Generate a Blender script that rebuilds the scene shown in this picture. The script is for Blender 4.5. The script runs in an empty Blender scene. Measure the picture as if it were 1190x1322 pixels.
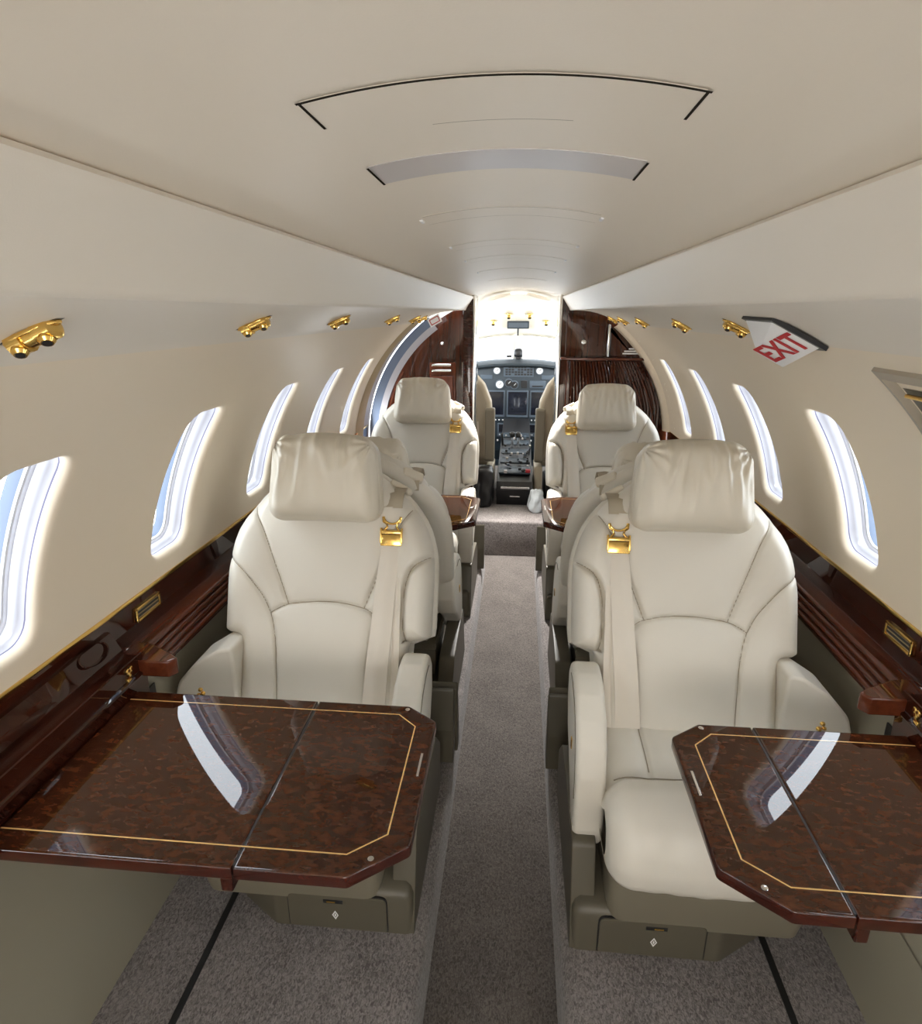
import bpy, bmesh, math, random
import numpy as np
from mathutils import Vector, Matrix, noise
random.seed(4)
sc = bpy.context.scene
COL = sc.collection
PI = math.pi

# ------------------------------------------------------------------ materials
def mat(name, col, rough=.5, metal=0., coat=0., spec=.5, bump=None, vary=None, sheen=0., coat_rough=.03, dist=.001):
    m = bpy.data.materials.new(name); m.use_nodes = True
    nt = m.node_tree; b = nt.nodes['Principled BSDF']
    b.inputs['Base Color'].default_value = (*col, 1)
    b.inputs['Roughness'].default_value = rough
    b.inputs['Metallic'].default_value = metal
    b.inputs['Coat Weight'].default_value = coat
    b.inputs['Coat Roughness'].default_value = coat_rough
    b.inputs['Specular IOR Level'].default_value = spec
    b.inputs['Sheen Weight'].default_value = sheen
    tc = nt.nodes.new('ShaderNodeTexCoord')
    if bump:
        sc_, st = bump[:2]
        n = nt.nodes.new('ShaderNodeTexNoise'); n.inputs['Scale'].default_value = sc_; n.inputs['Detail'].default_value = 4
        nt.links.new(tc.outputs['Object'], n.inputs['Vector'])
        bp = nt.nodes.new('ShaderNodeBump'); bp.inputs['Strength'].default_value = st; bp.inputs['Distance'].default_value = dist
        nt.links.new(n.outputs['Fac'], bp.inputs['Height']); nt.links.new(bp.outputs['Normal'], b.inputs['Normal'])
    if vary:
        sc_, col2 = vary[:2]
        n = nt.nodes.new('ShaderNodeTexNoise'); n.inputs['Scale'].default_value = sc_; n.inputs['Detail'].default_value = 5
        nt.links.new(tc.outputs['Object'], n.inputs['Vector'])
        r = nt.nodes.new('ShaderNodeValToRGB'); r.color_ramp.elements[0].position = .35; r.color_ramp.elements[1].position = .65
        r.color_ramp.elements[0].color = (*col, 1); r.color_ramp.elements[1].color = (*col2, 1)
        nt.links.new(n.outputs['Fac'], r.inputs['Fac']); nt.links.new(r.outputs['Color'], b.inputs['Base Color'])
    return m

def wood_mat(name, cols, scale=(1, 1, 1), nscale=6., detail=8., distort=1.5, rough=.25, coat=1.):
    m = bpy.data.materials.new(name); m.use_nodes = True
    nt = m.node_tree; b = nt.nodes['Principled BSDF']
    tc = nt.nodes.new('ShaderNodeTexCoord'); mp = nt.nodes.new('ShaderNodeMapping'); mp.inputs['Scale'].default_value = scale
    n = nt.nodes.new('ShaderNodeTexNoise'); n.inputs['Scale'].default_value = nscale; n.inputs['Detail'].default_value = detail
    n.inputs['Roughness'].default_value = .65; n.inputs['Distortion'].default_value = distort
    r = nt.nodes.new('ShaderNodeValToRGB')
    e = r.color_ramp.elements
    e[0].position = .28; e[0].color = (*cols[0], 1); e[1].position = .74; e[1].color = (*cols[2], 1)
    k = e.new(.5); k.color = (*cols[1], 1)
    nt.links.new(tc.outputs['Object'], mp.inputs['Vector']); nt.links.new(mp.outputs['Vector'], n.inputs['Vector'])
    nt.links.new(n.outputs['Fac'], r.inputs['Fac']); nt.links.new(r.outputs['Color'], b.inputs['Base Color'])
    b.inputs['Roughness'].default_value = rough; b.inputs['Coat Weight'].default_value = coat; b.inputs['Coat Roughness'].default_value = .015
    b.inputs['Coat IOR'].default_value = 1.52; b.inputs['Specular IOR Level'].default_value = .0
    return m

def carpet_mat(name, c1, c2):
    m = bpy.data.materials.new(name); m.use_nodes = True
    nt = m.node_tree; b = nt.nodes['Principled BSDF']
    tc = nt.nodes.new('ShaderNodeTexCoord')
    v = nt.nodes.new('ShaderNodeTexVoronoi'); v.inputs['Scale'].default_value = 190; v.feature = 'F1'
    mp = nt.nodes.new('ShaderNodeMapping'); mp.inputs['Scale'].default_value = (1.3, .75, 1)
    n0 = nt.nodes.new('ShaderNodeTexNoise'); n0.inputs['Scale'].default_value = 175; n0.inputs['Detail'].default_value = 3; n0.inputs['Distortion'].default_value = 1.2
    n1 = nt.nodes.new('ShaderNodeTexNoise'); n1.inputs['Scale'].default_value = 9; n1.inputs['Detail'].default_value = 3
    r = nt.nodes.new('ShaderNodeValToRGB'); r.color_ramp.elements[0].position = .35; r.color_ramp.elements[1].position = .65
    r.color_ramp.elements[0].color = (*c1, 1); r.color_ramp.elements[1].color = (*c2, 1)
    mx = nt.nodes.new('ShaderNodeMath'); mx.operation = 'MULTIPLY_ADD'; mx.inputs[1].default_value = .25; 
    nt.links.new(tc.outputs['Object'], mp.inputs['Vector']); nt.links.new(mp.outputs['Vector'], v.inputs['Vector']); nt.links.new(mp.outputs['Vector'], n0.inputs['Vector'])
    nt.links.new(tc.outputs['Object'], n1.inputs['Vector'])
    nt.links.new(n1.outputs['Fac'], mx.inputs[0]); 
    ad = nt.nodes.new('ShaderNodeMath'); ad.operation = 'SUBTRACT'; ad.inputs[1].default_value = .125
    nt.links.new(n0.outputs['Fac'], ad.inputs[0]); nt.links.new(ad.outputs[0], mx.inputs[2])
    nt.links.new(mx.outputs[0], r.inputs['Fac']); nt.links.new(r.outputs['Color'], b.inputs['Base Color'])
    bp = nt.nodes.new('ShaderNodeBump'); bp.inputs['Strength'].default_value = .8; bp.inputs['Distance'].default_value = .003
    nt.links.new(n0.outputs['Fac'], bp.inputs['Height']); nt.links.new(bp.outputs['Normal'], b.inputs['Normal'])
    b.inputs['Roughness'].default_value = .95; b.inputs['Specular IOR Level'].default_value = .1; b.inputs['Sheen Weight'].default_value = .25
    return m

def glass_mat(name, tint=(1, 1, 1), refl=.06):
    m = bpy.data.materials.new(name); m.use_nodes = True
    nt = m.node_tree; nt.nodes.remove(nt.nodes['Principled BSDF']); out = nt.nodes['Material Output']
    t = nt.nodes.new('ShaderNodeBsdfTransparent'); t.inputs['Color'].default_value = (*tint, 1)
    g = nt.nodes.new('ShaderNodeBsdfGlossy'); g.inputs['Roughness'].default_value = .02
    mx = nt.nodes.new('ShaderNodeMixShader'); mx.inputs[0].default_value = refl
    nt.links.new(t.outputs[0], mx.inputs[1]); nt.links.new(g.outputs[0], mx.inputs[2]); nt.links.new(mx.outputs[0], out.inputs['Surface'])
    return m

def emit_mat(name, col, s):
    m = bpy.data.materials.new(name); m.use_nodes = True
    b = m.node_tree.nodes['Principled BSDF']
    b.inputs['Base Color'].default_value = (*col, 1); b.inputs['Emission Color'].default_value = (*col, 1); b.inputs['Emission Strength'].default_value = s
    return m

M = dict(
    wall=mat('wall_vinyl', (.75, .65, .51), .42, bump=(900, .08), spec=.35),
    ceil=mat('ceiling_vinyl', (.74, .665, .56), .42, bump=(700, .06), spec=.45),
    bin=mat('bin_vinyl', (.70, .645, .56), .45, bump=(800, .08), spec=.35),
    lens=mat('lens_plastic', (.50, .465, .455), .3),
    seam=mat('dark_gap', (.03, .025, .02), .9, spec=0),
    leather=mat('cream_leather', (.64, .605, .53), .42, bump=(420, .16), spec=.4, dist=.0008),
    pillow=mat('pillow_leather', (.62, .57, .47), .40, bump=(380, .16), spec=.45, dist=.0008),
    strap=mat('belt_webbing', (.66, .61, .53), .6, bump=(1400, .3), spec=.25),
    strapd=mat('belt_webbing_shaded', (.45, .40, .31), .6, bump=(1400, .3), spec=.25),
    stitch=mat('seam_thread', (.34, .30, .23), .8, spec=.1), cherry=wood_mat('cherry_rack', [(.09, .02, .009), (.15, .034, .014), (.21, .052, .022)], (8, 1, 2), 5, 5, .3),
    olive=mat('olive_trim', (.095, .084, .06), .42, bump=(600, .12), spec=.4),
    skirt=mat('olive_leather', (.175, .155, .113), .45, bump=(420, .15), spec=.4),
    side=mat('olive_side_panel', (.265, .24, .18), .5, bump=(700, .12), spec=.35),
    gold=mat('polished_gold', (.80, .53, .16), .16, metal=1),
    chrome=mat('polished_chrome', (.8, .8, .8), .12, metal=1),
    white=mat('white_plastic', (.80, .80, .80), .35),
    reveal=mat('window_liner', (.36, .35, .375), .4),
    seal=mat('window_seal', (.105, .135, .195), .5), lip=mat('liner_lip', (.58, .575, .58), .4), groove=mat('liner_groove', (.10, .09, .16), .6),
    black=mat('black_plastic', (.012, .012, .013), .4),
    rail=mat('seat_rail_slot', (.01, .01, .01), .6),
    navy=mat('panel_blue_grey', (.018, .030, .042), .45),
    glare=mat('glareshield_vinyl', (.012, .02, .026), .7),
    screen=mat('screen_glass', (.006, .008, .016), .12, coat=.5),
    bezel=mat('screen_bezel', (.075, .10, .13), .4),
    dial=mat('dial_face', (.75, .75, .75), .5),
    tan=mat('tan_trim', (.36, .27, .14), .5),
    red=mat('red_letter', (.42, .008, .015), .5),
    bag=mat('plastic_bag', (.62, .68, .72), .2, bump=(30, .6), dist=.01),
    cshell=mat('cockpit_liner', (.74, .69, .60), .5),
    pilot=mat('pilot_seat_fabric', (.40, .35, .26), .6, bump=(400, .15)),
    inlay=mat('maple_inlay', (.72, .46, .17), .2, coat=1, coat_rough=.02),
    mahog=wood_mat('mahogany_gloss', [(.012, .0035, .002), (.030, .007, .0035), (.060, .013, .005)], (2, .5, 8), 5, 6, .5),
    mahogv=wood_mat('mahogany_upright', [(.016, .0045, .0025), (.042, .010, .0045), (.085, .02, .007)], (14, 3, .6), 5, 6, .4),
    redwood=wood_mat('mahogany_moulding', [(.05, .011, .005), (.085, .02, .008), (.12, .03, .012)], (8, .5, 8), 5, 5, .2),
    burl=wood_mat('burl_veneer', [(.012, .0035, .002), (.044, .012, .0045), (.096, .028, .0095)], (.75, 1.5, 1), 58, 14, .35),
    edge=wood_mat('table_edge_wood', [(.018, .004, .0025), (.036, .007, .0035), (.06, .011, .005)], (2, 2, 2), 14, 5, .5),
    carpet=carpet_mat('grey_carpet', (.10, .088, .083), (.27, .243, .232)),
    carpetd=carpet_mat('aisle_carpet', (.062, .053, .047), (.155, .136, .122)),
    glass=glass_mat('window_glass', (.94, .97, 1.), .05),
)

# ------------------------------------------------------------------ mesh helpers
def link(o, parent=None):
    COL.objects.link(o)
    if parent: o.parent = parent
    return o

def mesh_obj(name, verts, faces, material, parent=None, smooth=True, angle=40):
    me = bpy.data.meshes.new(name)
    me.from_pydata([tuple(map(float, v)) for v in verts], [], faces)
    me.update()
    mats = material if isinstance(material, (list, tuple)) else [material]
    for m in mats: me.materials.append(m)
    if smooth:
        me.polygons.foreach_set('use_smooth', [True] * len(me.polygons))
        me.set_sharp_from_angle(angle=math.radians(angle))
    return link(bpy.data.objects.new(name, me), parent)

def bm_obj(name, bm, material, parent=None, smooth=True, angle=40, recalc=True):
    if recalc: bmesh.ops.recalc_face_normals(bm, faces=bm.faces)
    me = bpy.data.meshes.new(name); bm.to_mesh(me); bm.free()
    mats = material if isinstance(material, (list, tuple)) else [material]
    for m in mats: me.materials.append(m)
    if smooth:
        me.polygons.foreach_set('use_smooth', [True] * len(me.polygons))
        me.set_sharp_from_angle(angle=math.radians(angle))
    return link(bpy.data.objects.new(name, me), parent)

def grid_faces(nu, nv, closed_u=False, closed_v=False, off=0):
    F = []
    for i in range(nu if closed_u else nu - 1):
        for j in range(nv if closed_v else nv - 1):
            a = i * nv + j; b = ((i + 1) % nu) * nv + j
            c = ((i + 1) % nu) * nv + (j + 1) % nv; d = i * nv + (j + 1) % nv
            F.append((a + off, b + off, c + off, d + off))
    return F

def sheet(name, P, material, parent=None, closed_u=False, closed_v=False, angle=40, smooth=True):
    P = np.asarray(P, float); nu, nv = P.shape[:2]
    return mesh_obj(name, P.reshape(-1, 3), grid_faces(nu, nv, closed_u, closed_v), material, parent, smooth, angle)

def flatten(o, frac=.3):
    me = o.data; ar = [p.area for p in me.polygons]
    if not ar: return o
    mx = max(ar)
    for p in me.polygons:
        if p.area > mx * frac: p.use_smooth = False
    return o

def add_box(bm, c, s, bevel=0, seg=2, rot=None):
    r = bmesh.ops.create_cube(bm, size=1)
    vs = r['verts']
    for v in vs: v.co = Vector((v.co.x * s[0], v.co.y * s[1], v.co.z * s[2]))
    if bevel > 0:
        es = list({e for v in vs for e in v.link_edges})
        rb = bmesh.ops.bevel(bm, geom=es, offset=bevel, segments=seg, profile=.5, affect='EDGES')
        vs = list({v for f in rb['faces'] for v in f.verts} | {v for v in vs if v.is_valid})
    mtx = Matrix.Translation(Vector(c)) @ (rot.to_4x4() if rot else Matrix())
    for v in vs: v.co = mtx @ v.co
    return vs

def box(name, c, s, material, parent=None, bevel=.003, seg=2, rot=None):
    bm = bmesh.new(); add_box(bm, c, s, bevel, seg, rot)
    return flatten(bm_obj(name, bm, material, parent), .12)

def add_prism(bm, pts, fn, d0, d1, bevel=0, seg=3):
    """pts: 2-D outline; fn(a,b,d)->xyz ; extruded from d0 to d1"""
    n = len(pts)
    A = [bm.verts.new(fn(a, b, d0)) for a, b in pts]; B = [bm.verts.new(fn(a, b, d1)) for a, b in pts]
    fs = [bm.faces.new(A), bm.faces.new(B[::-1])]
    for i in range(n):
        fs.append(bm.faces.new((A[i], B[i], B[(i + 1) % n], A[(i + 1) % n])))
    bmesh.ops.recalc_face_normals(bm, faces=fs)
    if bevel > 0:
        es = list({e for f in fs[:2] for e in f.edges})
        bmesh.ops.bevel(bm, geom=es, offset=bevel, segments=seg, profile=.5, affect='EDGES', clamp_overlap=True)

def prism(name, pts, fn, d0, d1, material, parent=None, bevel=.003, seg=3, angle=40):
    bm = bmesh.new(); add_prism(bm, pts, fn, d0, d1, bevel, seg)
    return flatten(bm_obj(name, bm, material, parent, angle=angle))

def round_poly(pts, r, n=6):
    """round the corners of a polygon; r scalar or list"""
    out = []; N = len(pts)
    for i in range(N):
        p0, p1, p2 = Vector(pts[i - 1]), Vector(pts[i]), Vector(pts[(i + 1) % N])
        rr = r[i] if isinstance(r, (list, tuple)) else r
        if rr <= 0: out.append(tuple(p1)); continue
        a = (p0 - p1); b = (p2 - p1); la, lb = a.length, b.length; a.normalize(); b.normalize()
        ang = a.angle(b); t = min(rr / math.tan(ang / 2), la * .49, lb * .49)
        q0, q1 = p1 + a * t, p1 + b * t
        for k in range(n + 1):
            s = k / n
            out.append(tuple(q0 * (1 - s) ** 2 + p1 * 2 * s * (1 - s) + q1 * s * s))
    return out

def add_tube(bm, path, r, seg=10, caps=True):
    path = [Vector(p) for p in path]; rings = []
    up = Vector((0, 0, 1))
    for i, p in enumerate(path):
        t = (path[min(i + 1, len(path) - 1)] - path[max(i - 1, 0)]).normalized()
        a = t.cross(up)
        if a.length < 1e-3: a = t.cross(Vector((1, 0, 0)))
        a.normalize(); b = a.cross(t)
        rr = r[i] if isinstance(r, (list, tuple)) else r
        rings.append([bm.verts.new(p + a * rr * math.cos(2 * PI * k / seg) + b * rr * math.sin(2 * PI * k / seg)) for k in range(seg)])
    for i in range(len(rings) - 1):
        for k in range(seg):
            bm.faces.new((rings[i][k], rings[i][(k + 1) % seg], rings[i + 1][(k + 1) % seg], rings[i + 1][k]))
    if caps:
        bm.faces.new(rings[0][::-1]); bm.faces.new(rings[-1])

def tube(name, path, r, material, parent=None, seg=10):
    bm = bmesh.new(); add_tube(bm, path, r, seg)
    return bm_obj(name, bm, material, parent)

def add_lathe(bm, prof, mtx, seg=20):
    rings = []
    for r, z in prof:
        rings.append([bm.verts.new(mtx @ Vector((r * math.cos(2 * PI * k / seg), r * math.sin(2 * PI * k / seg), z))) for k in range(seg)])
    for i in range(len(rings) - 1):
        for k in range(seg):
            bm.faces.new((rings[i][k], rings[i][(k + 1) % seg], rings[i + 1][(k + 1) % seg], rings[i + 1][k]))
    bm.faces.new(rings[0][::-1]); bm.faces.new(rings[-1])

def frame_mtx(pos, n, up=(0, 1, 0)):
    n = Vector(n).normalized(); x = Vector(up).cross(n).normalized(); y = n.cross(x)
    m = Matrix((x, y, n)).transposed().to_4x4(); m.translation = Vector(pos); return m

def thing(name, label, cat, loc=(0, 0, 0), group=None):
    o = bpy.data.objects.new(name, None); o.empty_display_size = .05; COL.objects.link(o)
    o.location = loc; o['label'] = label; o['category'] = cat
    if group: o['group'] = group
    return o

def tag(o, label, cat, group=None):
    o['label'] = label; o['category'] = cat
    if group: o['group'] = group
    return o

def struct(o, label, cat):
    o['kind'] = 'structure'; o['label'] = label; o['category'] = cat
    return o

def copy_tree(o, label=None, parent=None):
    c = o.copy(); COL.objects.link(c)
    if parent: c.parent = parent
    if label: c['label'] = label
    for ch in list(o.children): copy_tree(ch, None, c)
    return c

# ------------------------------------------------------------------ cabin shell
Y0, Y1 = -1.45, 3.1            # aft bulkhead, forward partitions
ZC, RC = .66, .755             # wall arc
PH_TOP, PH_GOLD = math.asin((1.251 - ZC) / RC), math.asin((.748 - ZC) / RC)
def wp(s, ph, y, d=0.): return (s * (RC + d) * math.cos(ph), y, ZC + (RC + d) * math.sin(ph))

WIN_PITCH = .475
WIN_PH0, WIN_PH1 = math.asin((.80 - ZC) / RC), math.asin((1.105 - ZC) / RC)
WIN_C = .5 * (WIN_PH0 + WIN_PH1); WIN_H = .5 * (WIN_PH1 - WIN_PH0) * RC; WIN_W = .071; WIN_R = .036
NW = 96
def rrect_point(a, hw, hh, r):
    """point on a rounded rect in direction angle a"""
    dx, dy = math.cos(a), math.sin(a)
    lo, hi = 0, 2.
    for _ in range(40):
        t = (lo + hi) / 2; x, y = abs(dx * t), abs(dy * t)
        qx, qy = x - (hw - r), y - (hh - r)
        d = math.hypot(max(qx, 0), max(qy, 0)) + min(max(qx, qy), 0) - r
        if d < 0: lo = t
        else: hi = t
    return dx * lo, dy * lo
# spread directions so that both the hole and the panel border are evenly covered
ANG = []
for k in range(NW):
    t = 2 * PI * k / NW
    ANG.append(math.atan2(math.sin(t) * WIN_H * 1.0, math.cos(t) * WIN_W * 1.25))
def wall_cell(s, yc, y_lo, y_hi, verts, faces):
    up = (PH_TOP - WIN_C) * RC; dn = (WIN_C - PH_GOLD) * RC
    corners = [math.atan2(b, a) for a in (y_hi - yc, y_lo - yc) for b in (up, -dn)]
    angs = list(ANG)
    for c in corners:
        i = min(range(NW), key=lambda k: abs((angs[k] - c + PI) % (2 * PI) - PI)); angs[i] = c
    rings = []
    outer = []
    for a in angs:
        dx, dy = math.cos(a), math.sin(a)
        t = min([(y_hi - yc) / dx if dx > 1e-9 else 9, (y_lo - yc) / dx if dx < -1e-9 else 9, up / dy if dy > 1e-9 else 9, -dn / dy if dy < -1e-9 else 9])
        outer.append((dx * t, dy * t))
    def hole(sc_): return [rrect_point(a, WIN_W + sc_, WIN_H + sc_, WIN_R + sc_ * .8) for a in angs]
    h_out = hole(.017)
    for t in (0, .2, .4, .6, .8, 1):
        rings.append(([(o[0] * (1 - t) + h[0] * t, o[1] * (1 - t) + h[1] * t) for o, h in zip(outer, h_out)], 0))
    for sc_, d in ((.011, .0005), (.0072, .0018), (.0042, .0042), (.0020, .0078), (.0006, .0115), (0, .0135)):
        rings.append((hole(sc_), d))
    base = len(verts)
    for pts, d in rings:
        for a, b in pts: verts.append(wp(s, WIN_C + b / RC, yc + a, d))
    nr = len(rings)
    for i in range(nr - 1):
        for k in range(NW):
            q = (base + i * NW + k, base + i * NW + (k + 1) % NW, base + (i + 1) * NW + (k + 1) % NW, base + (i + 1) * NW + k)
            faces.append(q)
    return angs

def window(idx, s, yc):
    def ring(sc_, d): return [wp(s, WIN_C + b / RC, yc + a, d) for a, b in (rrect_point(x, WIN_W + sc_, WIN_H + sc_, max(WIN_R + sc_ * .8, .01)) for x in ANG)]
    root = sheet('window_%d' % idx, [ring(0, .0130), ring(-.0005, .0155)], M['lip'], closed_v=True)
    struct(root, 'oval cabin window on the %s side, number %d from the rear' % ('left' if s < 0 else 'right', idx if s < 0 else idx - 20), 'window')
    sheet('liner_groove', [ring(-.0005, .0155), ring(-.0007, .0178)], M['groove'], root, closed_v=True)
    sheet('inner_frame', [ring(-.0007, .0178), ring(-.0012, .028), ring(-.0016, .0285), ring(-.0018, .038), ring(-.002, .044), ring(-.0035, .0455), ring(-.0045, .049)], M['reveal'], root, closed_v=True)
    sheet('white_bead', [ring(-.0045, .049), ring(-.0075, .0505), ring(-.0085, .0545)], M['lip'], root, closed_v=True)
    sheet('window_seal', [ring(-.0085, .0545), ring(-.0095, .060), ring(-.0105, .068), ring(-.0110, .072)], M['seal'], root, closed_v=True)
    R0, R1, R2 = ring(-.0110, .072), ring(-.05, .071), None
    cen = wp(s, WIN_C, yc, .0705)
    verts = R0 + R1 + [cen]; n = len(R0)
    faces = grid_faces(2, n, closed_v=True) + [(n + k, n + (k + 1) % n, 2 * n) for k in range(n)]
    mesh_obj('pane', verts, faces, M['glass'], root)
    return root

LEFT_W = [1.217 + WIN_PITCH * k for k in range(-5, 4)]
RIGHT_W = [1.293 + WIN_PITCH * k for k in range(-5, 4)]
for s, ws, nm in ((-1, LEFT_W, 'wall_left'), (1, RIGHT_W, 'wall_right')):
    V, Fc = [], []
    bounds = [Y0] + [(a + b) / 2 for a, b in zip(ws[:-1], ws[1:])] + [ws[-1] + WIN_PITCH / 2]
    for i, yc in enumerate(ws): wall_cell(s, yc, bounds[i], bounds[i + 1], V, Fc)
    # plain panel forward of the last window
    yend = 2.86 if s < 0 else 3.1
    b0 = len(V); ny, nph = 4, 24
    for i in range(ny):
        for j in range(nph):
            V.append(wp(s, PH_GOLD + (PH_TOP - PH_GOLD) * j / (nph - 1), bounds[-1] + (yend - bounds[-1]) * i / (ny - 1)))
    Fc += grid_faces(ny, nph, off=b0)
    o = mesh_obj(nm, V, Fc, M['wall'], angle=60)
    bm = bmesh.new(); bm.from_mesh(o.data); bmesh.ops.remove_doubles(bm, verts=bm.verts, dist=1e-5); bmesh.ops.recalc_face_normals(bm, faces=bm.faces); bm.to_mesh(o.data); bm.free()
    struct(o, 'curved beige %s cabin wall with the row of oval windows' % ('left' if s < 0 else 'right'), 'wall')
for i, y in enumerate(LEFT_W): window(i + 1, -1, y)
for i, y in enumerate(RIGHT_W): window(i + 21, 1, y)

# ceiling arch
CR = .55; CAP = 1.418
def ceil_z(x): return CAP - (CR - math.sqrt(max(CR * CR - x * x, 0)))
xs = np.linspace(-.265, .265, 41)
ceil = sheet('ceiling', [[(x, y, ceil_z(x)) for x in xs] for y in np.linspace(Y0, 3.40, 24)], M['ceil'])
struct(ceil, 'arched beige ceiling panel above the aisle', 'ceiling')

# overhead side panels (A ceiling edge, B crease, C lower edge)
def service_panel(s):
    prof = [(.262, 1.380), (.224, 1.374), (.2115, 1.3725), (.209, 1.369), (.2105, 1.364), (.2425, 1.3165), (.2432, 1.3135), (.2445, 1.3108), (.2462, 1.3085), (.2480, 1.3078), (.2492, 1.3092), (.2500, 1.3102), (.2515, 1.3088)]
    nx = 14
    for k in range(1, nx + 1):
        t = k / nx; prof.append((.2515 + .2195 * t, 1.3088 - .0573 * t ** 2.5))
    prof += [(.4725, 1.2495), (.476, 1.2485), (.486, 1.246)]
    return prof
for s in (-1, 1):
    prof = service_panel(s)
    o = sheet('trim_1' if s < 0 else 'trim_2', [[(s * x, y, z) for x, z in prof] for y in np.linspace(Y0, 3.1, 20)], M['bin'], angle=35)
    struct(o, 'long cream overhead panel along the %s side of the ceiling' % ('left' if s < 0 else 'right'), 'overhead panel')
    # end cap
    pts = [(s * x, z) for x, z in prof[2:]] + [(s * .44, 1.32), (s * .26, 1.40)]
    bm = bmesh.new(); f = bm.faces.new([bm.verts.new((x, 3.1, z)) for x, z in pts]); bm_obj('end_cap', bm, M['bin'], o)

# lower side: gold line, wood side panel, moulded ledge, olive lower panel
LOWX = {-1: .695, 1: .650}
for s, tn in ((-1, 3), (1, 4)):
    xg, zg = wp(1, PH_GOLD, 0)[0], .748
    sd = 'left' if s < 0 else 'right'
    o = sheet('trim_%d' % tn, [[(s * x, y, z) for x, z in ((xg + .002, zg + .004), (xg - .003, zg + .004), (xg - .004, zg), (xg - .003, zg - .004), (xg, zg - .004))] for y in (Y0, 3.1)], M['gold'])
    struct(o, 'thin gold strip under the %s cabin windows' % sd, 'trim')
    o = sheet('baseboard_%s' % sd, [[(s * x, y, z) for x, z in ((xg - .001, zg - .003), (.7515, .70), (.750, .655))] for y in np.linspace(Y0, 3.1, 12)], M['mahog'])
    struct(o, 'dark glossy mahogany side panel below the gold strip on the %s' % sd, 'side panel')
    # ledge with flutes
    prof = [(.750, .664), (.722, .664)]
    for k in range(4):
        cx, cz = .7185 - .0045 * k, .656 - .0145 * k
        for a in np.linspace(80, -60, 9):
            prof.append((cx - .0085 * math.cos(math.radians(a)), cz + .0075 * math.sin(math.radians(a))))
    prof += [(.704, .597), (.735, .596)]
    def ledge(y0, y1, nm):
        ys = np.linspace(y0, y1, 10)
        rows = [[(s * x, y, z) for x, z in prof] for y in ys]
        # rounded aft end
        end = []
        for t in np.linspace(0, 1, 7)[:-1]:
            k = math.sin(t * PI / 2); w = 1 - math.sqrt(max(1 - (1 - t) ** 2, 0))
            end.append([(s * (x + (.752 - x) * w), y0 - .03 * (1 - t), z) for x, z in prof])
        P = end + rows
        o = sheet(nm, P, M['redwood'], angle=30)
        return o
    o = ledge(1.055, 3.1, 'trim_%d' % (tn + 2)); struct(o, 'fluted mahogany ledge beside the %s seats' % sd, 'ledge')
    zb = .12
    xl = LOWX[s]
    o = sheet('wall_lower_%s' % sd, [[(s * x, y, z) for x, z in ((.735, .60), (.728, .55), (xl + .022, .32), (xl, zb), (xl, zb - .02))] for y in np.linspace(Y0, 3.1, 12)], M['side'])
    struct(o, 'olive grey lower side panel down to the carpet on the %s' % sd, 'wall panel')
    if s > 0: mould = sheet('seam_line', [[(s * (xl + .0215 - .002), y, .322), (s * (xl + .0215 - .002), y, .3195)] for y in (Y0, .2, 3.1)], M['skirt'], o)

# floor, platforms
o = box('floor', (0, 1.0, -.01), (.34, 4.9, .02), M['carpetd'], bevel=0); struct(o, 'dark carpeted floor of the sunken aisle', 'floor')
for s in (-1, 1):
    sd = 'left' if s < 0 else 'right'
    xi = .134 if s < 0 else .124
    r = .035; H = .12
    prof = [(xi, -.005), (xi + .004, H - r)]
    for a in np.linspace(0, 90, 8): prof.append((xi + .004 + r - r * math.cos(math.radians(a)), H - r + r * math.sin(math.radians(a))))
    prof += [(xi + .1, H), (.40, H), (.74, H)]
    rows = [[(s * x, y, z) for x, z in prof] for y in np.linspace(Y0, 3.02, 30)]
    for a in np.linspace(0, 90, 8)[1:]:   # rounded forward end
        q = math.radians(a)
        rows.append([(s * (x + .05 * (1 - math.cos(q)) if x < .3 else x), 3.02 + .06 * math.sin(q), z) for x, z in prof])
    rows.append([(s * (x + .05 if x < .3 else x), 3.25, z) for x, z in prof])
    o = sheet('floor_%s' % sd, rows, M['carpet'], angle=50)
    struct(o, 'grey carpeted raised platform under the %s seats' % sd, 'floor')
    xr = .555 if s < 0 else .525
    t = box('seat_rail', (s * xr, .85, H - .001), (.013, 4.4, .006), M['rail'], bevel=.001)
    tag(t, 'black seat rail slot in the carpet on the %s side' % sd, 'rail')
# step and vestibule
bm = bmesh.new(); add_box(bm, (0, 3.9, .10), (1.5, 1.32, .205), .012, 3)
o = bm_obj('floor_front', bm, M['carpet']); struct(o, 'carpeted step and raised floor at the front of the aisle', 'floor')

# aft bulkhead behind the photographer
bm = bmesh.new()
ring = [(x, z) for x, z in [(-.70, 0), (-.755, .66)]] + [wp(-1, p, 0)[::2] for p in np.linspace(.05, PH_TOP, 12)] + [(-.2, 1.40), (0, 1.43), (.2, 1.40)] + [wp(1, p, 0)[::2] for p in np.linspace(PH_TOP, .05, 12)] + [(.755, .66), (.70, 0)]
bm.faces.new([bm.verts.new((x, Y0 + .005, z)) for x, z in ring]); o = bm_obj('wall_rear', bm, M['wall'], smooth=False); struct(o, 'plain beige bulkhead closing the rear of the cabin', 'wall')

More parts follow.
